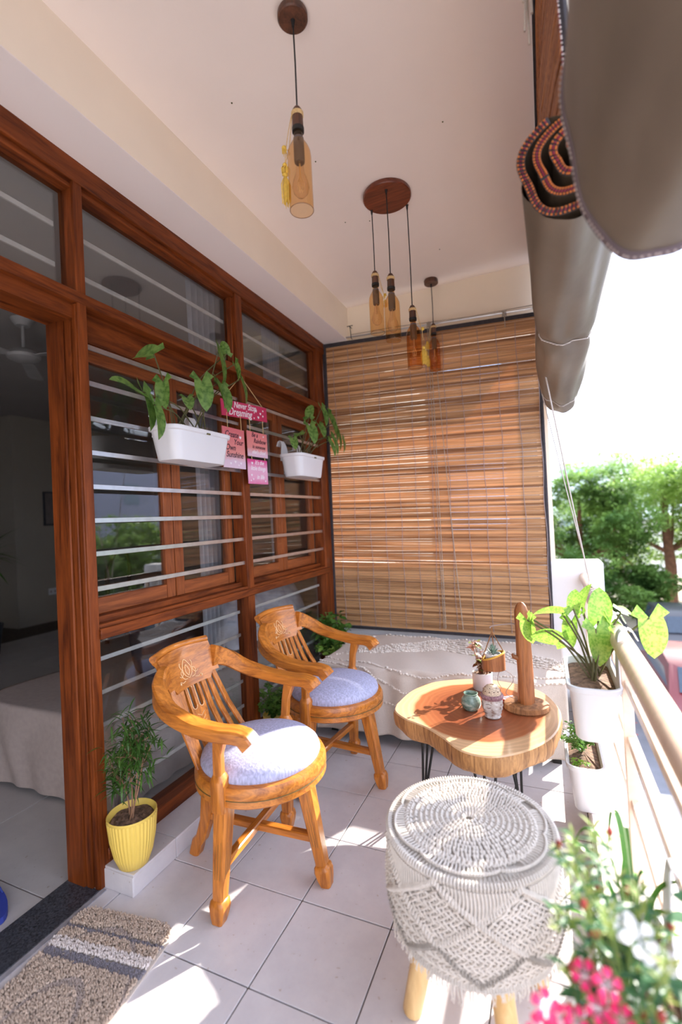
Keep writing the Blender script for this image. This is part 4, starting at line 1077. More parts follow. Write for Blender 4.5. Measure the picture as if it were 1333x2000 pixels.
def cord(parent, x, y, z0, z1, x1=None, y1=None):
    px, py, pz = parent.location; x1 = x if x1 is None else x1; y1 = y if y1 is None else y1
    MB().tube([(x1-px, y1-py, z1-pz), ((x+x1)/2-px+.0015, (y+y1)/2-py, (z0+z1)/2-pz), (x-px, y-py, z0-pz)], .0026, 8).build('cord', M['black'], parent, True)
    MB().lathe([(0, -.022), (.004, -.022), (.006, -.004), (.008, 0)], 10, c=(x1-px, y1-py, z1-pz)).build('cord_grip', M['black'], parent, True)
def plate(parent, r, th, z, mat='disc_wood'):
    MB().lathe([(0, -th), (r-.004, -th), (r, -th+.004), (r, -.006), (r-.003, 0), (0, 0)], 48).build('ceiling_plate', M[mat], parent, True, loc=(0, 0, z-parent.location.z))
l1 = thing('pendant_lamp', 'single amber bottle pendant lamp with yellow tassel nearest the camera', 'lamp', (.158, -.07, ZC))
plate(l1, .047, .024, ZC, 'cap_wood'); cord(l1, .158, -.07, 2.530, ZC-.022)
bottle(l1, .158, -.07, 2.532, .324, (rad(205), ((.20, 14, .02), (.145, 70, .030), (.115, 60, .095))))
l2 = thing('cluster_lamp', 'three-bottle amber pendant lamp hanging from a round wooden ceiling disc', 'lamp', (.165, .85, ZC))
plate(l2, .118, .022, ZC)
for (x, y, zt_, tot, ts, gl) in ((.068, .896, 2.497, .316, (rad(20), ((.20, 10, .02), (.165, 30, .03))), 'amber'), (.181, .787, 2.404, .321, None, 'amber'), (.24, .943, 2.301, .314, (rad(10), ((.10, 80, .085), (.20, 8, .01))), 'amber_deep')):
    cord(l2, x, y, zt_-.002, ZC-.020); bottle(l2, x, y, zt_, tot, ts, gl)
l3 = thing('pendant_lamp', 'small single bottle pendant with tassels hanging right in front of the end blind', 'lamp', (.171, 1.785, ZC))
plate(l3, .046, .03, ZC, 'cap_wood'); cord(l3, .171, 1.785, 2.530, ZC-.028)
bottle(l3, .171, 1.785, 2.532, .316, (rad(200), ((.20, 40, .05), (.10, 60, .07))), 'amber_deep')

# ================================================================== SIGNS
def ombre(name, stops, axis=2, lo=-.1, hi=.1):
    m, nt, b, out = new_mat(name); v = coords(nt)
    sx = N(nt, 'ShaderNodeSeparateXYZ'); nt.links.new(v, sx.inputs[0]); mr = N(nt, 'ShaderNodeMapRange'); mr.inputs[1].default_value = lo; mr.inputs[2].default_value = hi
    nz = N(nt, 'ShaderNodeTexNoise', Scale=60); nt.links.new(v, nz.inputs['Vector']); ad = N(nt, 'ShaderNodeMath', operation='MULTIPLY_ADD'); ad.inputs[1].default_value = .02
    nt.links.new(nz.outputs['Fac'], ad.inputs[0]); nt.links.new(sx.outputs[axis], ad.inputs[2]); nt.links.new(ad.outputs[0], mr.inputs[0])
    nt.links.new(ramp(nt, mr.outputs[0], stops), b.inputs['Base Color']); b.inputs['Roughness'].default_value = .55; return m
M['ink_white'] = plain('ink_white', (.86, .80, .84), .6, .02); M['ink_black'] = plain('ink_black', (.05, .015, .03), .6); M['ink_rose'] = plain('ink_rose', (.80, .30, .42), .6)
hs = thing('hanging_sign', 'set of four pink lettered boards hanging on twine between the two windows', 'sign', (-.645, .735, 1.70), rad(2))
LN = {}
def heart(mb, y, z, s, x=.0045):
    pts = []
    for k in range(16):
        a = 2*PI*k/16; pts.append((y + s*.06*16*math.sin(a)**3, z + s*.06*(13*math.cos(a)-5*math.cos(2*a)-2*math.cos(3*a)-math.cos(4*a))))
    c = [(x, p, q) for p, q in pts] + [(x, y, z)]; mb.add(c, [(k, (k+1) % 16, 16) for k in range(16)])
def board(y0, y1, z0, z1, mat, lines, hearts, ink, tilt=0.0, hink='ink_white'):
    cy_, cz_ = (y0+y1)/2, (z0+z1)/2; w_, h_ = y1-y0, z1-z0
    mb = MB().box(-.003, .003, -w_/2, w_/2, -h_/2, h_/2, ch=.0012); b = mb.build('sign_board', mat, hs, loc=(0, cy_, cz_)); b.rotation_euler = (tilt, 0, 0)
    for (txt, sz, yy_, zz, sh, ik) in lines:
        o = link('lettering', text_mesh(txt, sz, sh), b, (.0035, yy_, zz), (PI/2, 0, PI/2)); o.data.materials.append(M[ik or ink])
    for (a, b2, s) in hearts:
        mb = MB(); heart(mb, a, b2, s, .0042); mb.build('heart', M[hink], b)
red = ombre('crimson_board', [(0, (.50, .02, .08)), (1, (.58, .03, .12))]); sal = ombre('salmon_board', [(.22, (.72, .55, .66)), (.42, (.74, .28, .25)), (1, (.68, .16, .18))], 2, -.10, .10)
sal2 = ombre('salmon_board2', [(.2, (.72, .50, .62)), (.42, (.72, .26, .24)), (1, (.72, .20, .20))], 2, -.075, .075); pk = ombre('pink_board', [(0, (.72, .10, .30)), (.3, (.74, .36, .52)), (.7, (.76, .42, .58)), (1, (.66, .05, .25))], 2, -.07, .07)
yo = .735
board(.520-yo, .955-yo, .110, .192, red, [('Never Stop', .046, -.005, .008, .3, None), ('Dreaming', .054, -.055, -.032, .3, None)], [(.10, .012, .011), (.145, .000, .009), (.12, -.022, .010), (.175, .018, .007), (.17, -.012, .008), (-.08, -.034, .006), (.02, -.034, .006), (-.185, .024, .007), (-.165, .028, .006), (.075, -.03, .006)], 'ink_white', rad(5))
board(.520-yo, .712-yo, -.165, .040, sal, [('Create', .042, -.02, .055, .3, None), ('Your', .040, .035, .020, .3, None), ('Own', .042, -.035, -.012, .3, None), ('Sunshine', .042, .0, -.048, .3, None)], [(.055, .060, .010), (-.050, .040, .010), (-.04, -.08, .008), (.0, -.07, .009), (.05, -.075, .008), (.03, -.086, .006)], 'ink_black', rad(1))
board(.740-yo, .945-yo, -.085, .052, sal2, [('Be a', .036, -.03, .040, .3, None), ('Rainbow', .036, .020, .008, .3, None), ('in someone', .028, .008, -.022, .3, None), ("else's cloud", .030, .005, -.052, .3, 'ink_white')], [(.06, .05, .006)], 'ink_black', rad(1.5))
board(.735-yo, .935-yo, -.235, -.100, pk, [("It's the", .034, .015, .040, .3, None), ('little things', .034, .0, .008, .3, None), ('in life', .036, .02, -.040, .3, None)], [(-.06, .045, .010), (-.07, -.02, .009), (-.055, -.042, .007), (.07, -.05, .007), (-.08, -.05, .006)], 'ink_white', rad(1.5))
mb = MB()
mb.tube([(0, .545-yo, .185), (-.012, .725-yo, .338), (0, .925-yo, .200)], .0018, 5)
for (y, a, b2) in ((.560, .112, .034), (.680, .118, .036), (.765, .122, .046), (.900, .126, .050), (.770, -.082, -.106), (.905, -.080, -.102)): mb.tube([(.004, y-yo, a), (.005, y-yo+.001, b2)], .0016, 5)
mb.build('twine', M['brass'], hs)

# ================================================================== POTS AND PLANTS
def rrect(hx, hy, r, n=6):
    P = []
    for (sx, sy, a0) in ((1, 1, 0), (-1, 1, PI/2), (-1, -1, PI), (1, -1, 3*PI/2)):
        for k in range(n+1):
            a = a0 + PI/2*k/n; P.append((sx*(hx-r)+r*math.cos(a), sy*(hy-r)+r*math.sin(a)))
    return P
def trough(t, hx0, hy0, hx1, hy1, h, mat='white_plastic', rim=.016):
    "open tapered planter, origin at bottom centre; hx/hy half sizes at bottom (0) and top (1)"
    lay = [(hx0*.1, hy0*.1, .0), (hx0, hy0, .0), (hx0+.004, hy0+.004, .006), (hx1-.008, hy1-.008, h-rim-.004), (hx1, hy1, h-rim), (hx1+.002, hy1+.002, h-.003), (hx1, hy1, h), (hx1-.007, hy1-.007, h), (hx1-.012, hy1-.012, h-rim), (hx1*.93-.012, hy1*.95-.012, h-.045), (0.02, 0.02, h-.046)]
    V = []; n = 0
    for (a, b, z) in lay:
        P = rrect(a, b, min(a, b)*.62); n = len(P); V += [(x, y, z) for x, y in P]
    F = [(i*n+k, i*n+(k+1) % n, (i+1)*n+(k+1) % n, (i+1)*n+k) for i in range(len(lay)-1) for k in range(n)] + [tuple(range(n-1, -1, -1)), tuple(range((len(lay)-1)*n, len(lay)*n))]
    MB().add(V, F).build('pot', M[mat], t, True)
    P = rrect(hx1-.012, hy1-.012, (hx1-.012)*.6); rr = random.Random(3)
    V = [(x*.98, y*.98, h-.022) for x, y in P] + [(x*.6, y*.6, h-.016+rr.uniform(-.003, .004)) for x, y in P] + [(0, 0, h-.012)]; n = len(P)
    MB().add(V, [(k, (k+1) % n, n+(k+1) % n, n+k) for k in range(n)] + [(n+k, n+(k+1) % n, 2*n) for k in range(n)]).build('soil', M['soil'], t, True)
def hook(t, y, x_in, z0, ztop, x_over, w=.045):
    "broad moulded hook rising from the back of a planter and bending over"
    mb = MB(); s = 1 if x_over > x_in else -1
    pts = [(x_in, y, z0), (x_in, y, z0+(ztop-z0)*.55), (x_in+s*.004, y, ztop-.02), (x_in+(x_over-x_in)*.35, y, ztop), (x_in+(x_over-x_in)*.75, y, ztop-.004), (x_over, y, ztop-.03)]
    P = catmull(pts, 5); k = len(P); mb.bar(P, [w*(1.9-1.1*min(1, i/k*2.2)) for i in range(k)], .004, up=(-s, 0, .2)); mb.build('hook', M['white_plastic'], t, True)
syn_cache = {}
def syn_leaf(parent, pos, direction, L, mat='leaf_syn', roll=0.0, W=.72):
    "one large arrow-shaped leaf as its own object; parent is at parent.location"
    key = (mat, round(W, 2))
    if key not in syn_cache:
        g_ = leaf_geo(1.0, W, 'arrow', .22, .35, 7); mb = MB(); mb.add(*g_); syn_cache[key] = mb.mesh('leaf', M[mat], 'full')
    d = Vector(direction).normalized(); up_ = Vector((0, 0, 1)); s = up_.cross(d); s = s.normalized() if s.length > 1e-4 else Vector((0, 1, 0)); u = d.cross(s)
    q = Matrix.Rotation(roll, 3, d); s, u = q @ s, q @ u
    mtx = Matrix(((d.x, s.x, u.x), (d.y, s.y, u.y), (d.z, s.z, u.z))).to_4x4()
    o = bpy.data.objects.new('leaf', syn_cache[key]); C.objects.link(o); o.parent = parent
    o.matrix_local = Matrix.Translation(Vector(pos)-parent.location) @ mtx @ Matrix.Scale(L, 4)
    return o
def petioles(parent, base, tips, r=.0028, mat='stem'):
    mb = MB(); b = Vector(base)
    for i, t_ in enumerate(tips):
        t_ = Vector(t_); m_ = b.lerp(t_, .5) + Vector((0, 0, .35*(t_-b).length*.35)); b2 = b + Vector((R.uniform(-.012, .012), R.uniform(-.02, .02), 0))
        mb.tube([p - parent.location for p in catmull([b2, b2.lerp(m_, .5)+Vector((0, 0, .01)), m_, t_], 4)], r, 5)
    return mb.build('stems', M[mat], parent, True)

def wplanter(label, y0, y1, zt, leaves, bases):
    cy_ = (y0+y1)/2; t = thing('window_planter', label, 'planter', (-.578, cy_, zt-.135), 0)
    trough(t, .058, (y1-y0)/2-.035, .080, (y1-y0)/2, .135)
    for s in (-1, 1): hook(t, s*(y1-y0)*.27, -.076, .10, .225, -.118, .05)
    mb = MB().tube([(.0825, .0, .118), (.0828, .018, .118)], .004, 8); mb.build('drain_plug', M['stem'], t)
    for bi, bpos in enumerate(bases):
        tips = [l[0] for k, l in enumerate(leaves) if k % len(bases) == bi]; petioles(t, bpos, tips)
    for (p, d, L, r_) in leaves: syn_leaf(t, p, d, L, 'leaf_syn', r_)
    return t
wplanter('larger white planter hooked on the bars of the near window, arrow-leaf vine reaching left', .045, .425, 1.655,
  [((-.50, -.04, 1.895), (.1, -1, -.25), .13, .5), ((-.50, -.13, 1.735), (.2, -.8, .2), .12, -.7), ((-.50, -.10, 1.74), (.3, .2, -1), .14, .2), ((-.50, .0, 1.80), (.1, -.15, -1), .10, .3),
   ((-.49, -.06, 1.70), (.35, .05, -1), .13, -.2), ((-.50, .22, 1.86), (.3, -.1, -1), .13, .3), ((-.49, .31, 1.87), (.5, .1, -1), .12, -.2), ((-.49, .335, 1.86), (.5, .0, -1), .12, .1),
   ((-.50, .34, 2.02), (.2, .25, -1), .15, .4), ((-.50, .46, 2.00), (.3, .2, -1), .08, -.5), ((-.50, .50, 1.94), (.3, .25, -1), .12, .2), ((-.53, .16, 1.78), (.4, -.3, -.4), .08, .1), ((-.50, .40, 2.03), (.1, -.3, .3), .07, .2)],
  [(-.575, .13, 1.640), (-.575, .22, 1.640), (-.575, .30, 1.640)])
wplanter('smaller white planter on the bars of the far window, drooping arrow-leaf vine beside the blind', 1.06, 1.42, 1.655,
  [((-.50, 1.20, 1.83), (.5, -.2, -1), .12, .2), ((-.49, 1.36, 1.97), (.4, .1, -1), .12, .3), ((-.47, 1.42, 1.93), (.5, .25, -1), .13, -.3), ((-.48, 1.50, 1.90), (.3, .4, -1), .13, .3),
   ((-.48, 1.47, 1.80), (.5, .1, -1), .13, .1), ((-.48, 1.58, 1.84), (.2, .3, -1), .12, .5), ((-.50, 1.70, 1.82), (.2, .2, -1), .10, .6), ((-.52, 1.10, 1.76), (.3, -.7, .1), .11, .3), ((-.52, 1.02, 1.73), (.4, -.4, -.7), .08, .2), ((-.50, 1.33, 1.86), (.5, -.3, -.6), .11, -.2), ((-.53, 1.26, 1.90), (.3, -.4, .5), .10, .1), ((-.47, 1.40, 1.76), (.6, .1, -1), .11, .2)],
  [(-.575, 1.20, 1.640), (-.575, 1.28, 1.640)])

# planter hooked on the handrail
ra = thing('rail_planter', 'white planter hooked over the handrail with lime arrow leaves', 'planter', (.908, .40, .525))
trough(ra, .052, .125, .076, .175, .180)
for y in (.08, -.04): pass
hook(ra, .13, .070, .165, .347, .125, .05); hook(ra, -.10, .070, .165, .347, .125, .05)
lime = [((.835, .44, .885), (-1, -.2, .15), .10, .6), ((.862, .44, .86), (-.1, .1, -1), .09, .3), ((.945, .45, .86), (.15, .3, 1), .12, .6), ((.930, .38, .85), (.15, -.2, -1), .12, .2), ((.965, .42, .86), (.35, -.2, -.9), .12, -.4), ((.870, .42, .905), (.1, .2, .8), .07, .3),
        ((.720, .45, .855), (.1, -.15, -1), .085, .9), ((.735, .45, .86), (-.15, .1, -.9), .075, -.9), ((1.09, .44, .880), (.1, -.2, -1), .13, .3), ((1.02, .50, .885), (.4, .4, -.1), .08, .5), ((.82, .44, .79), (-.8, -.2, .25), .10, 1.2), ((.975, .50, .83), (.0, .3, -1), .10, .2), ((.90, .48, .90), (.2, .2, .9), .09, -.3)]
for p, d, L, r_ in lime: syn_leaf(ra, p, d, L, 'leaf_lime', r_, .78)
petioles(ra, (.918, .36, .685), [l[0] for l in lime[:7]], .0032, 'stem'); petioles(ra, (.925, .40, .685), [l[0] for l in lime[7:]], .0034, 'stem')
# small-leaved planter on the curb
def bushy(t, base, n, spread, height, L, W, mat, nl, seed, shape='oval', stem='stem_green', lean=(0, 0), sr=.0016):
    rr = random.Random(seed); st_ = MB(); lf_ = MB(); g_ = leaf_geo(L, W, shape, .3, .25, 3)
    for k in range(n):
        a = rr.uniform(0, 2*PI); q = rr.uniform(.2, 1); b = Vector(base)
        tip = b + Vector((spread*q*math.cos(a)+lean[0]*q, spread*q*math.sin(a)+lean[1]*q, height*rr.uniform(.45, 1)*(1-.3*q)))
        mid = b.lerp(tip, .5) + Vector((0, 0, height*.12)); pts = catmull([b+(tip-b)*.02, mid, tip], 4); st_.tube(pts, sr, 4, False)
        for j in range(nl):
            p = pts[min(len(pts)-1, int(len(pts)*rr.uniform(.25, 1)))] + Vector((rr.gauss(0, .004),)*3); b2 = rr.uniform(0, 2*PI); e = rr.uniform(-.6, .9)
            put_leaf(lf_, g_, p, (math.cos(b2)*math.cos(e), math.sin(b2)*math.cos(e), math.sin(e)), rr.uniform(-.8, .8), rr.uniform(.6, 1.15))
    st_.build('stems', M[stem], t); o = lf_.build('foliage', M[mat], t, True); return stuff(o)
cp_ = thing('curb_planter', 'white planter standing on the curb with small-leaved trailing herb', 'planter', (.915, .76, .1005))
trough(cp_, .038, .120, .066, .165, .185)
cp_.location = (.888, .745, .1005)
bushy(cp_, (-.005, .0, .165), 34, .12, .17, .016, .008, 'leaf_mid', 26, 21, lean=(-.02, -.02))
bushy(cp_, (-.03, -.12, .175), 6, .05, .03, .014, .008, 'leaf_lime', 10, 22)
# yellow ribbed pot with the fine-leaved plant
yp = thing('ribbed_pot', 'yellow ribbed pot with narrow-leaved plant on the ledge beside the door post', 'potted plant', (-.590, -.145, .0745))
rib = lambda th, z: 1 + (.018*math.cos(th*40) if z > .006 else 0)
MB().open_lathe([(0, 0), (.040, 0), (.050, .006), (.064, .045), (.075, .10), (.0815, .165), (.082, .172)], 240, fn=rib).open_lathe([(.082, .172), (.083, .178), (.080, .181), (.077, .178), (.074, .150), (0, .149)], 60).build('pot', M['yellow_pot'], yp, True)
mb = MB(); rr = random.Random(6)
mb.grid(lambda u, v: (.0745*u*math.cos(2*PI*v), .0745*u*math.sin(-2*PI*v), .158+.010*(1-u)+.004*math.sin(u*23+v*31)), 10, 30); mb.build('soil', M['soil'], yp, True)
mb = MB(); lf_ = MB(); g_ = leaf_geo(.060, .0075, 'lance', .55, .2, 5); g2 = leaf_geo(.042, .0070, 'lance', .4, .2, 4)
for (b, t_) in (((-.01, .0, .15), (-.045, .0, .29)), ((.01, -.015, .15), (-.015, .01, .34)), ((.005, -.02, .15), (.055, .01, .38)), ((.012, -.01, .155), (.02, .02, .45))):
    pts = catmull([b, Vector(b).lerp(Vector(t_), .5)+Vector((.006, .004, 0)), t_], 6); mb.tube(pts, [.0032-.0016*i/(len(pts)-1) for i in range(len(pts))], 6)
for k in range(620):
    e = rr.random(); c0 = rr.choice([(-.045, .0, .30, .045), (-.015, .01, .36, .05), (.050, .01, .39, .055), (.02, .02, .46, .04), (.0, .0, .42, .05)])
    p = Vector((c0[0]+rr.gauss(0, c0[3]*.6), c0[1]+rr.gauss(0, c0[3]*.6), c0[2]+rr.gauss(0, .045))); a = rr.uniform(0, 2*PI); el = rr.uniform(-.5, .7)
    put_leaf(lf_, g_ if rr.random() < .6 else g2, p, (math.cos(a)*math.cos(el), math.sin(a)*math.cos(el), math.sin(el)), 0, rr.uniform(.7, 1.15))
    if k % 9 == 0: mb.tube([(c0[0]*.9, c0[1], c0[2]-.05), p], .0012, 4, False)
mb.build('stems', M['stem_brown'], yp, True); stuff(lf_.build('foliage', M['leaf_dark'], yp))
# plants behind the chairs
y2 = thing('ribbed_pot', 'yellow pot with trailing green vine on the ledge between the two chairs', 'potted plant', (-.612, .835, .0745))
MB().lathe([(0, 0), (.045, 0), (.054, .01), (.064, .10), (.066, .13), (.062, .13), (.060, .115), (0, .113)], 40).build('pot', M['yellow_pot'], y2, True)
bushy(y2, (0, 0, .11), 44, .12, .16, .030, .022, 'leaf_mid', 12, 31); bushy(y2, (0, -.02, .14), 3, .04, .28, .024, .018, 'leaf_mid', 16, 33)
y3 = thing('round_pot', 'dark pot with dense green foliage in the corner behind the farther chair', 'potted plant', (-.600, 1.62, .0745))
MB().lathe([(0, 0), (.055, 0), (.062, .01), (.075, .14), (.078, .17), (.073, .17), (.070, .15), (0, .148)], 36).build('pot', M['black'], y3, True)
bushy(y3, (0, 0, .15), 60, .15, .42, .050, .030, 'leaf_mid', 14, 35); bushy(y3, (.03, -.1, .16), 16, .14, .30, .045, .028, 'leaf_lime', 4, 36)

# spider plant in a hooked pot, and the flowers next to the camera
spd = thing('spider_plant', 'striped-leaf spider plant in a white pot hooked low on the railing near the camera', 'potted plant', (.915, -.30, .235))
trough(spd, .045, .09, .070, .13, .15)
hook(spd, .03, .062, .14, .315, .082, .045)
M['leaf_stripe'] = None
def stripemat():
    m, nt, b, out = new_mat('striped_leaf'); uv = N(nt, 'ShaderNodeVertexColor'); uv.layer_name = 'edge'
    nt.links.new(ramp(nt, uv.outputs[0], [(.62, (.10, .26, .04)), (.80, (.72, .76, .45))]), b.inputs['Base Color']); b.inputs['Roughness'].default_value = .4
    t = N(nt, 'ShaderNodeBsdfTranslucent'); nt.links.new(nt.nodes[-2].outputs[0], t.inputs[0]) if False else None
    return m
M['leaf_stripe'] = stripemat()
def strap(name, parent, pts, w, mat='leaf_stripe'):
    P = catmull(pts, 6); k = len(P); V = []; F = []; col = []
    for i, p in enumerate(P):
        t_ = (P[min(i+1, k-1)]-P[max(i-1, 0)]).normalized(); s = t_.cross(Vector((0, 0, 1))); s = s.normalized() if s.length > .05 else Vector((1, 0, 0)); u = s.cross(t_)
        h = w/2*min(1, .35+i/k*4)*(1-(i/(k-1))**3) + .0003
        for q, c_ in ((-1, 1), (-.6, .0), (0, 0), (.6, .0), (1, 1)): V.append(p + s*h*q + u*(abs(q)*h*.35)); col.append(c_)
    for i in range(k-1):
        for j in range(4): a = 5*i+j; F.append((a, a+1, a+6, a+5))
    o = MB().add(V, F).build(name, M[mat], parent, 'full'); at = o.data.color_attributes.new('edge', 'FLOAT_COLOR', 'POINT')
    for i, c_ in enumerate(col): at.data[i].color = (c_, c_, c_, 1)
    return o
rr = random.Random(12)
for (dx, dy, h, w) in ((-.135, .06, .30, .017), (-.10, .0, .36, .015), (-.115, -.02, .26, .014), (-.03, .03, .39, .018), (.0, .04, .36, .011), (.03, .0, .30, .013), (.07, .03, .22, .015), (.10, .0, .20, .014), (-.06, -.06, .22, .014), (.05, -.07, .2, .014), (-.14, .03, .18, .012), (.11, .05, .27, .013), (-.02, -.1, .17, .012), (.02, .09, .25, .013)):
    strap('leaf', spd, [(rr.uniform(-.01, .01), rr.uniform(-.01, .01), .13), (dx*.35, dy*.4, .13+(h-.13)*.85), (dx*.75, dy*.8, .13+(h-.13)*1.05), (dx*1.15, dy*1.2, .13+(h-.13)*.72)], w)
fl_ = thing('flowering_plant', 'blurred flowering plant with pink and white-eyed blossoms at the lower right corner', 'potted plant', (.875, -.67, .36))
trough(fl_, .050, .10, .075, .15, .14)
M['petal_pink'] = None
def petalmat():
    m, nt, b, out = new_mat('petal_pink'); uv = N(nt, 'ShaderNodeVertexColor'); uv.layer_name = 'edge'
    nt.links.new(ramp(nt, uv.outputs[0], [(.12, (.85, .62, .72)), (.42, (.80, .06, .22)), (.8, (.75, .02, .12))]), b.inputs['Base Color']); b.inputs['Roughness'].default_value = .5; return m
M['petal_pink'] = petalmat(); M['petal_white'] = plain('petal_white', (.85, .84, .84), .6, .03); M['bud'] = leafmat('bud_green', (.25, .38, .08), (.45, .50, .15), .3, .5, 60); M['bud_red'] = plain('bud_red', (.35, .04, .03), .5, .4, 90)
M['leaf_blue'] = leafmat('toothed_leaf', (.03, .12, .05), (.08, .22, .09), .3, .4, 20)
def flower(parent, pos, nrm, r, mat='petal_pink', n=5):
    nrm = Vector(nrm).normalized(); s = nrm.orthogonal().normalized(); u = nrm.cross(s); V = [Vector(pos)]; col = [0.0]; F = []
    for k in range(n):
        a0 = 2*PI*k/n; i0 = len(V)
        for (q, da, z, c_) in ((.30, -.22, .02, .3), (.30, .22, .02, .3), (.75, -.52, .12, .7), (.75, 0, .06, .6), (.75, .52, .12, .7), (1.0, -.26, .10, 1), (1.0, .26, .10, 1)):
            a = a0+da; V.append(Vector(pos)+(s*math.cos(a)+u*math.sin(a))*r*q+nrm*r*z); col.append(c_)
        F += [(0, i0, i0+1), (i0, i0+2, i0+3), (i0, i0+3, i0+1), (i0+1, i0+3, i0+4), (i0+2, i0+5, i0+3), (i0+3, i0+5, i0+6), (i0+3, i0+6, i0+4)]
    pl = parent.location; o = MB().add([v-pl for v in V], F).build('blossom', M[mat], parent)
    at = o.data.color_attributes.new('edge', 'FLOAT_COLOR', 'POINT')
    for i, c_ in enumerate(col): at.data[i].color = (c_, c_, c_, 1)
cd = Vector((-.1, -.75, .75))
for (x, y, z, r) in ((.770, -.74, .655, .017), (.786, -.74, .645, .015), (.762, -.75, .632, .016), (.815, -.72, .690, .016), (.838, -.73, .695, .016), (.826, -.74, .672, .014), (.850, -.74, .668, .016), (.858, -.75, .650, .015), (.802, -.75, .660, .015), (.84, -.75, .648, .016), (.79, -.76, .628, .015), (.868, -.75, .640, .014), (.815, -.765, .63, .014)):
    flower(fl_, (x, y, z), cd+Vector((R.uniform(-.4, .4), R.uniform(-.3, .3), 0)), r)
for (x, y, z, r) in ((.876, -.70, .735, .020), (.860, -.69, .738, .018), (.894, -.71, .722, .017)): flower(fl_, (x, y, z), cd+Vector((R.uniform(-.3, .3), 0, .4)), r, 'petal_white')
st_ = MB(); bd = MB(); br_ = MB(); lv = MB(); g_ = leaf_geo(.030, .008, 'lance', .3, .3, 3); g3 = leaf_geo(.055, .030, 'oval', .3, .25, 5); rr = random.Random(19); pl = fl_.location
for k in range(46):
    x = rr.uniform(.775, .93); y = rr.uniform(-.76, -.52); z = rr.uniform(.60, .80) - max(0, (x-.86))*.5
    b = Vector((.875+rr.uniform(-.03, .03), -.67+rr.uniform(-.06, .06), .48)); t_ = Vector((x, y, z))
    pts = catmull([b, b.lerp(t_, .55)+Vector((0, 0, .03)), t_], 4); st_.tube([p-pl for p in pts], .0013, 4, False)
    for j in range(9):
        a = rr.uniform(0, 6.28); put_leaf(bd, g_, t_-pl+Vector((0, 0, -.006*j*.6)), (math.cos(a)*.6, math.sin(a)*.6, .7), 0, rr.uniform(.4, .8))
    for j in range(6):
        a = rr.uniform(0, 6.28); put_leaf(lv, g_, pts[rr.randrange(4, len(pts))]-pl, (math.cos(a), math.sin(a), .3), 0, rr.uniform(.7, 1.2))
    if k % 3 == 0: br_.ball(t_-pl+Vector((0, 0, .004)), .0048, 6, 4, (1, 1, 1.5))
for (x, y, z, dx, dy) in ((.925, -.62, .74, 1, -.1), (.93, -.66, .72, .8, -.5), (.905, -.68, .68, .7, -.5), (.92, -.6, .69, 1, .3), (.90, -.70, .65, .6, -.6), (.93, -.72, .66, .9, 0), (.88, -.73, .60, .2, -1)): put_leaf(lv, g3, Vector((x, y, z))-pl, (dx, dy, -.1), .2, 1.1)
st_.build('stems', M['stem_green'], fl_); stuff(bd.build('buds', M['bud'], fl_)); stuff(br_.build('red_buds', M['bud_red'], fl_, True)); stuff(lv.build('foliage', M['leaf_blue'], fl_))

# ================================================================== RUG
RUGN = 30000
rg = thing('shaggy_rug', 'beige shaggy door mat with grey and white stripes beside the granite threshold', 'rug', (-.425, -.72, 0.0005), rad(7.5))
L0, W0 = .47, .180
def rug_in(x, y, m=.0):
    r = .05; ax, ay = abs(x)-(W0-m-r), abs(y)-(L0-m-r)
    return (ax <= 0 or ay <= 0 or ax*ax+ay*ay < r*r) and abs(x) < W0-m and abs(y) < L0-m
MB().prism([(p[0], p[1]) for p in rrect(W0, L0, .05)], 0, .005).build('backing', M['cloth'], rg)
rr = random.Random(77); piles = {k: MB() for k in 'abcd'}
def zone(x, y):
    t_ = L0-y
    if .070 < t_ < .084 or .148 < t_ < .178: return 'b'
    if .118 < t_ < .148: return 'c'
    # raised medallion border
    e = math.hypot(x/.10, (y-.08)/.17)
    if .9 < e < 1.05 or 1.9 < e < 2.0: return 'd'
    return 'a'
for i in range(RUGN):
    x, y = rr.uniform(-W0, W0), rr.uniform(-L0, L0)
    if not rug_in(x, y, .004): continue
    if y < -.05: continue
    k = zone(x, y); h = {'a': .012, 'b': .005, 'c': .013, 'd': .007}[k]*rr.uniform(.6, 1.15); piles[k].ball((x, y, .003+h), .0031*rr.uniform(.7, 1.3), 4, 2, (1, 1, 1.4))
M['pile_a'] = plain('pile_beige', (.52, .41, .33), .95, .35, 160, spec=.1); M['pile_b'] = plain('pile_grey', (.25, .23, .26), .95, .2, 160, spec=.1); M['pile_c'] = plain('pile_white', (.70, .63, .60), .95, .1, 160, spec=.1); M['pile_d'] = plain('pile_taupe', (.44, .36, .32), .95, .2, 160, spec=.1)
for k, nm in (('a', 'pile'), ('b', 'grey_stripe'), ('c', 'white_stripe'), ('d', 'medallion')): stuff(piles[k].build(nm, M['pile_'+k], rg))

# ================================================================== ROOM
def couch():
    t = thing('day_bed', 'cloth-covered day bed inside the room behind the near window', 'bed', (-1.45, 1.0, 0))
    x0, x1, y0, y1, z = -.55, .48, -.89, 1.1, .40
    def S(x, y):
        dx = max(x-x1, x0-x, 0); dy = max(y0-y, 0); d = max(dx, dy); X, Y = max(x0, min(x1, x)), max(y0, y)
        zz = z + .006*math.sin(x*8)*math.sin(y*7) - d
        f = .008*(1+math.sin((x if dy > dx else y)*27+2*math.sin(y*9+x*6)))*min(1, d/.12)
        if dy >= dx: Y -= f
        if dx > dy*.5: X += f*(1 if x > x1 else -1)
        return (X, Y, max(.012, zz))
    MB().grid(lambda u, v: S(x0-.38+(x1-x0+.76)*u, y0-.385+(y1-y0+.385)*v), 70, 110).build('cover', M['room_cloth'], t, 'full')
    MB().box(x0+.01, x1-.01, y0+.02, y1, .02, z-.012, ch=.03).build('mattress', M['room_cloth2'], t)
    return t
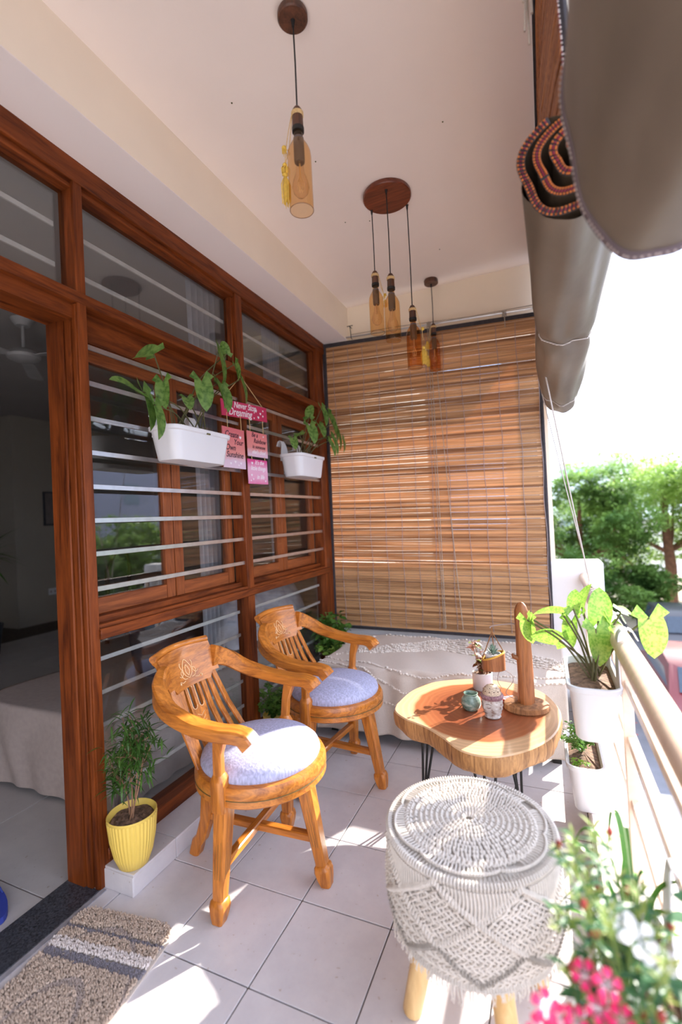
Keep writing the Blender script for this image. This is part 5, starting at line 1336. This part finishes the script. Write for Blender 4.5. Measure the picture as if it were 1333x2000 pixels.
M['room_cloth'] = plain('room_cloth', (.42, .35, .32), .95, .06, 40); M['room_cloth2'] = plain('room_cloth2', (.2, .17, .16), .95)
couch()
def cushion(label, loc, rot, sx, sy, sz, mat):
    def f(u, v):
        a, b = u*2*PI, (v-.5)*PI; ca, sa, cb, sb = math.cos(a), math.sin(a), math.cos(b), math.sin(b)
        e = .45; p = lambda q: math.copysign(abs(q)**e, q)
        return (sx*p(ca)*abs(cb)**.6, sy*p(sa)*abs(cb)**.6, sz*sb*(1-.35*abs(ca*sa)))
    o = MB().grid(f, 32, 16).build('cushion', mat, None, 'full', weld=True); o.location = loc; o.rotation_euler = rot; return tag(o, label, 'cushion')
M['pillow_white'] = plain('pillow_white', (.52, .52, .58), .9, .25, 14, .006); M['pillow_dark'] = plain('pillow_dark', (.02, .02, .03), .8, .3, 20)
cushion('dark cushion leaning behind the lower near window', (-1.10, .60, .66), (rad(70), rad(8), rad(80)), .24, .20, .07, M['pillow_dark'])
cushion('crumpled pale pillow beside the dark cushion inside the room', (-1.05, 1.14, .66), (rad(62), 0, rad(95)), .26, .20, .08, M['pillow_white'])
cushion('pale pillow lying behind the far lower window', (-1.10, 1.68, .68), (rad(58), rad(5), rad(85)), .27, .22, .09, M['pillow_white'])
def curtain(label, y0, y1, x, z0, z1, mat, seed):
    mb = MB().grid(lambda u, v: (x + .022*math.sin(u*5*2*PI+seed) , y0+(y1-y0)*(u*(1-.35*math.sin(v*PI*.5)) + .35*math.sin(v*PI*.5)*.3), z1-(z1-z0)*v), 60, 24)
    o = mb.build('curtain', mat, None, True); return tag(o, label, 'curtain')
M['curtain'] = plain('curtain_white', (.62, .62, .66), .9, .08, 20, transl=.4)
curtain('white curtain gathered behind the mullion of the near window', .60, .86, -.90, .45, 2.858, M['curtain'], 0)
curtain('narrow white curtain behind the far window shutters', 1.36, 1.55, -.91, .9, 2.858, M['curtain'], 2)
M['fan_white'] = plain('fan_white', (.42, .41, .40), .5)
fn = thing('ceiling_fan', 'white ceiling fan in the dark room seen through the doorway', 'fan', (-2.72, .90, 2.86))
MB().lathe([(0, -.055), (.045, -.05), (.075, -.01), (.08, 0), (0, 0)], 28).build('canopy', M['fan_white'], fn, True)
MB().tube([(0, 0, -.04), (0, 0, -.22)], .012, 10).build('downrod', M['fan_white'], fn, True)
MB().lathe([(0, -.315), (.07, -.312), (.105, -.295), (.112, -.275), (.09, -.25), (.05, -.225), (0, -.215)], 32).build('motor', M['fan_white'], fn, True)
for k in range(3):
    a = rad(20+120*k); m_ = Matrix.Rotation(a, 4, 'Z') @ Matrix.Translation((0, 0, -.275)) @ Matrix.Rotation(rad(10), 4, 'X')
    MB().prism([(.09, -.02), (.16, -.05), (.56, -.065), (.60, -.03), (.60, .03), (.56, .05), (.16, .04), (.09, .02)], -.003, .003, m_).build('blade', M['fan_white'], fn)
pf = thing('picture_frame', 'thin rectangular frame on the far room wall seen past the door post', 'frame', (-5.69, 3.10, 1.60))
MB().box(0, .012, -.10, .10, -.24, .24).build('picture', M['room_cloth2'], pf)
for (a, b, c_, d) in ((-.12, .12, .22, .24), (-.12, .12, -.24, -.22), (-.12, -.10, -.24, .24), (.10, .12, -.24, .24)): MB().box(0, .02, a, b, c_, d).build('moulding', M['granite'], pf)
sk = thing('wall_socket', 'small white socket plate low on the far room wall', 'socket', (-5.69, 3.07, .42)); MB().box(0, .012, -.06, .06, -.045, .045, ch=.003).build('plate', M['white_plastic'], sk)
for y in (-.03, .03): MB().box(.0121, .014, y-.012, y+.012, -.015, .015).build('switch', M['cord_grey'], sk)
# dark carved chair in the room: seat, back, legs
rc = thing('carved_chair', 'dark carved wooden chair in the room just behind the door jamb', 'chair', (-4.0, 2.45, 0), rad(200))
MB().box(-.25, .25, -.24, .24, .40, .46, ch=.02).build('seat', M['room_cloth2'], rc)
for x in (-.22, .22):
    for y in (-.21, .21): MB().tube([(x, y, .40), (x*1.05, y*1.05, .2), (x*1.0, y*1.0, 0)], [.026, .018, .022], 8).build('leg', M['cap_wood'], rc, True)
MB().tube([(-.25, -.22, .44), (-.27, -.24, .8), (-.30, -.12, 1.0), (-.30, .12, 1.0), (-.27, .24, .8), (-.25, .22, .44)], .025, 8).build('back_frame', M['cap_wood'], rc, True)
MB().box(-.285, -.265, -.16, .16, .5, .9, ch=.01).build('backrest', M['room_cloth2'], rc)
pm = thing('potted_palm', 'dark spiky palm standing in the room at the left edge', 'potted plant', (-4.62, 1.60, 0))
MB().lathe([(0, 0), (.12, 0), (.16, .3), (.165, .32), (.15, .32), (.14, .28), (0, .28)], 28).build('pot', M['granite'], pm, True)
lfm = MB(); g_ = leaf_geo(.46, .035, 'lance', .4, .3, 6)
for k in range(34): a = k*2.4; e = -.1+1.3*(k/34); put_leaf(lfm, g_, (0, 0, .95+.1*R.random()), (math.cos(a)*math.cos(e), math.sin(a)*math.cos(e), math.sin(e)), 0, R.uniform(.7, 1.05))
MB().tube([(0, 0, .28), (.02, 0, .7), (0, 0, 1.02)], .02, 8).build('trunk', M['stem_brown'], pm, True); lfm.build('fronds', M['leaf_dark'], pm)
sp_ = thing('slipper', 'blue slipper lying on the room floor at the left edge', 'slipper', (-.99, -.395, .0), rad(75))
MB().prism([(p[0]*1.0, p[1]) for p in [(.045*math.cos(a)*(1-.25*math.cos(a)*0), .125*math.sin(a)+.0) for a in [k*2*PI/28 for k in range(28)]]], .001, .022).build('sole', plain('blue_foam', (.03, .05, .30), .6), sp_)
MB().tube(catmull([(-.042, .0, .02), (-.03, .03, .05), (0, .07, .058), (.03, .03, .05), (.042, .0, .02)], 5), [(.016, .003)]*21, 8, squash=(0, 1, .3)).build('strap', plain('blue_strap', (.06, .10, .42), .5), sp_)

# ================================================================== OUTSIDE
ZG = -3.3
gr = MB().box(1.6, 120, -60, 160, ZG-.2, ZG).build('ground', None or plain('asphalt', (.17, .175, .20), .85, .12, 3), None); struct(gr, 'grey-blue road surface below the balcony', 'road')
gb = MB().box(-60, 1.6, 6, 160, ZG-.2, ZG).build('ground_back', plain('dust', (.42, .36, .30), .9, .15, 2), None); struct(gb, 'dusty ground behind the building', 'ground')
sv = MB().box(3.4, 60, 18.2, 34, ZG, ZG+.06).build('verge', plain('sandy_verge', (.62, .52, .42), .95, .12, 3), None); struct(sv, 'sandy sunlit verge beyond the parked cars', 'verge')
mb = MB(); rr = random.Random(31)
for k in range(160):
    x, y = rr.uniform(2.0, 6), rr.uniform(2, 15); a = rr.uniform(0, 6.28); mb.add([(x+.03*math.cos(a+q), y+.03*math.sin(a+q), ZG+.004) for q in (0, 1.6, 3.1, 4.7)], [(0, 1, 2, 3)])
stuff(tag(mb.build('fallen_petals', plain('petals', (.45, .10, .08), .7)), 'red petals scattered on the road below', 'petals'))
def leafcloud(blobs, nper, size, seed):
    rr = random.Random(seed); V = []; F = []
    for (cx, cy, cz, r) in blobs:
        # clumps on the surface of each blob
        for c in range(int(nper)):
            while True:
                d = Vector((rr.gauss(0, 1), rr.gauss(0, 1), rr.gauss(0, 1)))
                if d.length > .1: break
            d.normalize(); q = r*rr.uniform(.72, 1.03); p0 = Vector((cx, cy, cz)) + Vector((d.x*q, d.y*q, d.z*q*.72)); cr_ = r*.13
            for j in range(13):
                p = p0 + Vector((rr.gauss(0, cr_), rr.gauss(0, cr_), rr.gauss(0, cr_*.6))); s = size*rr.uniform(.6, 1.4)
                a = Vector((rr.uniform(-1, 1), rr.uniform(-1, 1), rr.uniform(-.45, .45))).normalized(); b = a.cross(Vector((rr.uniform(-.5, .5), rr.uniform(-.5, .5), 1))).normalized()
                i = len(V); V += [p-a*s, p+b*s*.42, p+a*s, p-b*s*.42]; F.append((i, i+1, i+2, i+3))
    mb = MB(); mb.v = [tuple(v) for v in V]; mb.f = F; return mb
M['tree_leaf'] = leafmat('tree_leaf', (.15, .29, .05), (.40, .55, .12), .5, .6, .9)
M['tree_leaf2'] = leafmat('tree_leaf2', (.08, .18, .04), (.26, .42, .09), .45, .6, .8)
M['trunk'] = plain('trunk_bark', (.20, .09, .05), .9, .3, 6)
def tree(label, x, y, h, rad_, seed, mat='tree_leaf', dens=95, trunk_r=.17, size=.085, nb=30, group=None, low=.32):
    t = thing('tree', label, 'tree', (x, y, ZG), 0, group); rr = random.Random(seed); blobs = []
    for k in range(nb):
        a = rr.uniform(0, 2*PI); q = rad_*math.sqrt(rr.random())*.85; zz = h*(low + (.92-low)*rr.random()*(1-.45*(q/rad_)**2)); blobs.append((q*math.cos(a), q*math.sin(a), zz, rad_*rr.uniform(.22, .36)))
    blobs.append((0, 0, h*.82, rad_*.38))
    stuff(leafcloud(blobs, dens, size, seed).build('foliage', M[mat], t))
    MB().tube([(0, 0, 0), (.08, .03, h*.25), (-.05, 0, h*.5), (0, 0, h*.75)], [trunk_r*1.2, trunk_r, trunk_r*.7, trunk_r*.3], 12).build('trunk', M['trunk'], t, True)
    for b in blobs[:9]: MB().tube([(0, 0, h*.33), (b[0]*.5, b[1]*.5, h*.42), (b[0], b[1], b[2])], [trunk_r*.5, trunk_r*.3, trunk_r*.1], 6).build('branch', M['trunk'], t, True)
    return t
tree('broad green tree with reddish trunk behind the parked cars, right of the handrail', 5.6, 23.0, 7.2, 3.6, 1, trunk_r=.22, dens=105)
tree('leafy tree directly beyond the white parapet end, left of the other trees', 2.1, 20.5, 6.6, 2.9, 2, 'tree_leaf2', dens=100, low=.2)
tree('tall light-green tree rising at the right edge of the photo', 9.6, 22.0, 8.2, 3.6, 3, dens=105)
tree('tree filling the gap behind the first row of trees', 4.6, 30.5, 8.2, 4.0, 4, dens=80, low=.15)
tree('tree far behind the white parapet end', -1.0, 29.0, 7.0, 3.6, 5, 'tree_leaf2', dens=60, low=.15)
tree('tree at the far right behind the front row, partly outside the photo', 12.5, 30.0, 8.0, 4.0, 9, 'tree_leaf2', dens=60, low=.15)
def shrub(label, x, y, h, r, seed):
    t = thing('shrub', label, 'shrub', (x, y, ZG)); rr = random.Random(seed)
    stuff(leafcloud([(rr.gauss(0, r*.4), rr.gauss(0, r*.3), h*rr.uniform(.35, .75), r*rr.uniform(.35, .5)) for k in range(9)], 75, .07, seed).build('foliage', M['tree_leaf2'], t))
    MB().tube([(0, 0, 0), (.05, 0, h*.5)], .06, 8).build('stem', M['trunk'], t, True)
shrub('low dark green bush below the trees, left one beside the parapet end', 2.7, 17.6, 2.4, 1.2, 51)
shrub('low dark green bush below the trees, in front of the sandy verge', 3.9, 19.2, 2.8, 1.1, 52)
tree('street tree to the right of the balcony, mirrored in the near window', 14.0, 13.5, 5.2, 2.8, 6, dens=60, size=.11)
tree('second street tree to the right, mirrored in the near window', 15.5, 19.5, 5.6, 3.0, 7, dens=60, size=.11)
tree('third street tree to the right, mirrored in the near window', 13.0, 8.5, 4.9, 2.4, 8, 'tree_leaf2', dens=60, size=.11)
M['car_glass'] = plain('car_glass', (.03, .05, .08), .08); M['tyre'] = plain('tyre', (.015, .015, .015), .8); M['hub'] = plain('hub', (.5, .5, .52), .3, metal=.8); M['tail'] = plain('tail_light', (.55, .02, .02), .25)
def car(label, x, y, rz, col):
    t = thing('car', label, 'car', (x, y, ZG), rz); m_ = plain('car_paint', col, .4, .02); m_.node_tree.nodes['Principled BSDF'].inputs['Coat Weight'].default_value = .2
    side = [(-1.95, .28), (-2.0, .55), (-1.93, .82), (-1.45, .93), (-1.0, 1.38), (-.3, 1.50), (.55, 1.46), (1.15, 1.02), (1.80, .88), (2.0, .62), (1.98, .28)]
    V = []; 
    for (yy_, k) in ((-.80, 0), (-.72, 1), (.72, 1), (.80, 0)):
        for (a, z) in side: V.append((a*(.985 if k else 1), yy_*(1 if z < 1 else .86), z if k or z > 1.0 else z*.97))
    n = len(side); F = [(i*n+k, i*n+(k+1) % n, (i+1)*n+(k+1) % n, (i+1)*n+k) for i in range(3) for k in range(n)] + [tuple(range(n)), tuple(range(4*n-1, 3*n-1, -1))]
    MB().add(V, F).build('body', m_, t, True)
    for (a, b) in (((-1.40, .97), (-1.03, 1.34)), ((1.12, 1.05), (.62, 1.42))):
        d = -.012 if a[0] < 0 else .012; MB().add([(a[0]+d, -.62, a[1]+.01), (a[0]+d, .62, a[1]+.01), (b[0]+d, .56, b[1]+.012), (b[0]+d, -.56, b[1]+.012)], [(0, 1, 2, 3)]).build('windscreen', M['car_glass'], t)
    for s in (-1, 1):
        MB().add([(-1.2, s*.755, .98), (.95, s*.755, .98), (.5, s*.70, 1.38), (-.95, s*.70, 1.36)], [(0, 1, 2, 3)]).build('side_window', M['car_glass'], t)
        for wx in (-1.25, 1.25):
            w_ = MB(); w_.tube([(wx, s*.62, .31), (wx, s*.815, .31)], .31, 24); o = w_.build('wheel', M['tyre'], t, True); h_ = MB(); h_.tube([(wx, s*.816, .31), (wx, s*.825, .31)], .18, 16); h_.build('hub_cap', M['hub'], o, True)
        MB().box(-2.01, -1.93, s*.62-.13, s*.62+.13, .60, .78, ch=.02).build('tail_light', M['tail'], t)
    return t
car('dark parked car in the tree shade, farther of the two cars', 4.3, 15.4, rad(91), (.03, .03, .04))
car('dark red parked car below the handrail, nearer of the two cars', 3.55, 10.6, rad(90), (.14, .008, .012))
M['far_window'] = plain('far_window', (.30, .36, .44), .4)  # lightened panes: distance haze is put into the colour
def building(label, x, y, w_, d_, h_, col, nf, nw, rz=0.0):
    t = thing('distant_building', label, 'building', (x, y, ZG), rz); MB().box(-w_/2, w_/2, -d_/2, d_/2, 0, h_, ch=.05).build('walls', plain('far_wall', col, .85, .05, .4), t)
    MB().box(-w_/2-.15, w_/2+.15, -d_/2-.15, d_/2+.15, h_, h_+.25).build('roof_slab', M['white_wall'], t)
    me = MB().box(-.6, .6, -.04, .04, -.7, .7).mesh('window', M['far_window']); me2 = MB().box(-.04, .04, -.6, .6, -.7, .7).mesh('window', M['far_window'])
    for i in range(nf):
        for j in range(nw):
            link('window', me, t, (-w_/2+w_*(j+.5)/nw, -d_/2, h_*(i+.5)/nf)); link('window', me2, t, (-w_/2, -d_/2+d_*(j+.5)/nw, h_*(i+.5)/nf))
    return t
building('plain brown-grey house block added behind the end blind to keep bright sky out of its slat gaps', -6.75, 11.5, 15.0, 5, 13, (.20, .15, .12), 4, 6)  # added block: covers the bright sky behind the blind so its gaps look dark
building('pale blue building, haze put into its colour, far away above the trees next to the blind', 7.5, 92, 9, 8, 12.0, (.70, .74, .80), 4, 4)  # pale wall tone carries the haze of distance
building('lilac-grey apartment block to the right, mirrored in the near window', 27, 26, 8, 22, 11, (.46, .46, .60), 4, 5)

GR = {'tree': 'trees beyond the street', 'shrub': 'bushes below the trees', 'car': 'parked cars', 'lamp': 'bottle pendant lamps', 'cushion': 'cushions on the day bed', 'curtain': 'curtains inside the room', 'building': 'distant buildings'}
for o in bpy.data.objects:
    c_ = o.get('category')
    if c_ in GR and not o.get('group'): o['group'] = GR[c_]
    if o.name.startswith('window_planter'): o['group'] = 'planters hooked on the window bars'
    if c_ == 'rope' and o.name.startswith('pull_rope'): o['group'] = 'ropes tied down to the handrail'
    if o.name.startswith('rolled_blind'): o['group'] = 'rolled side blinds'
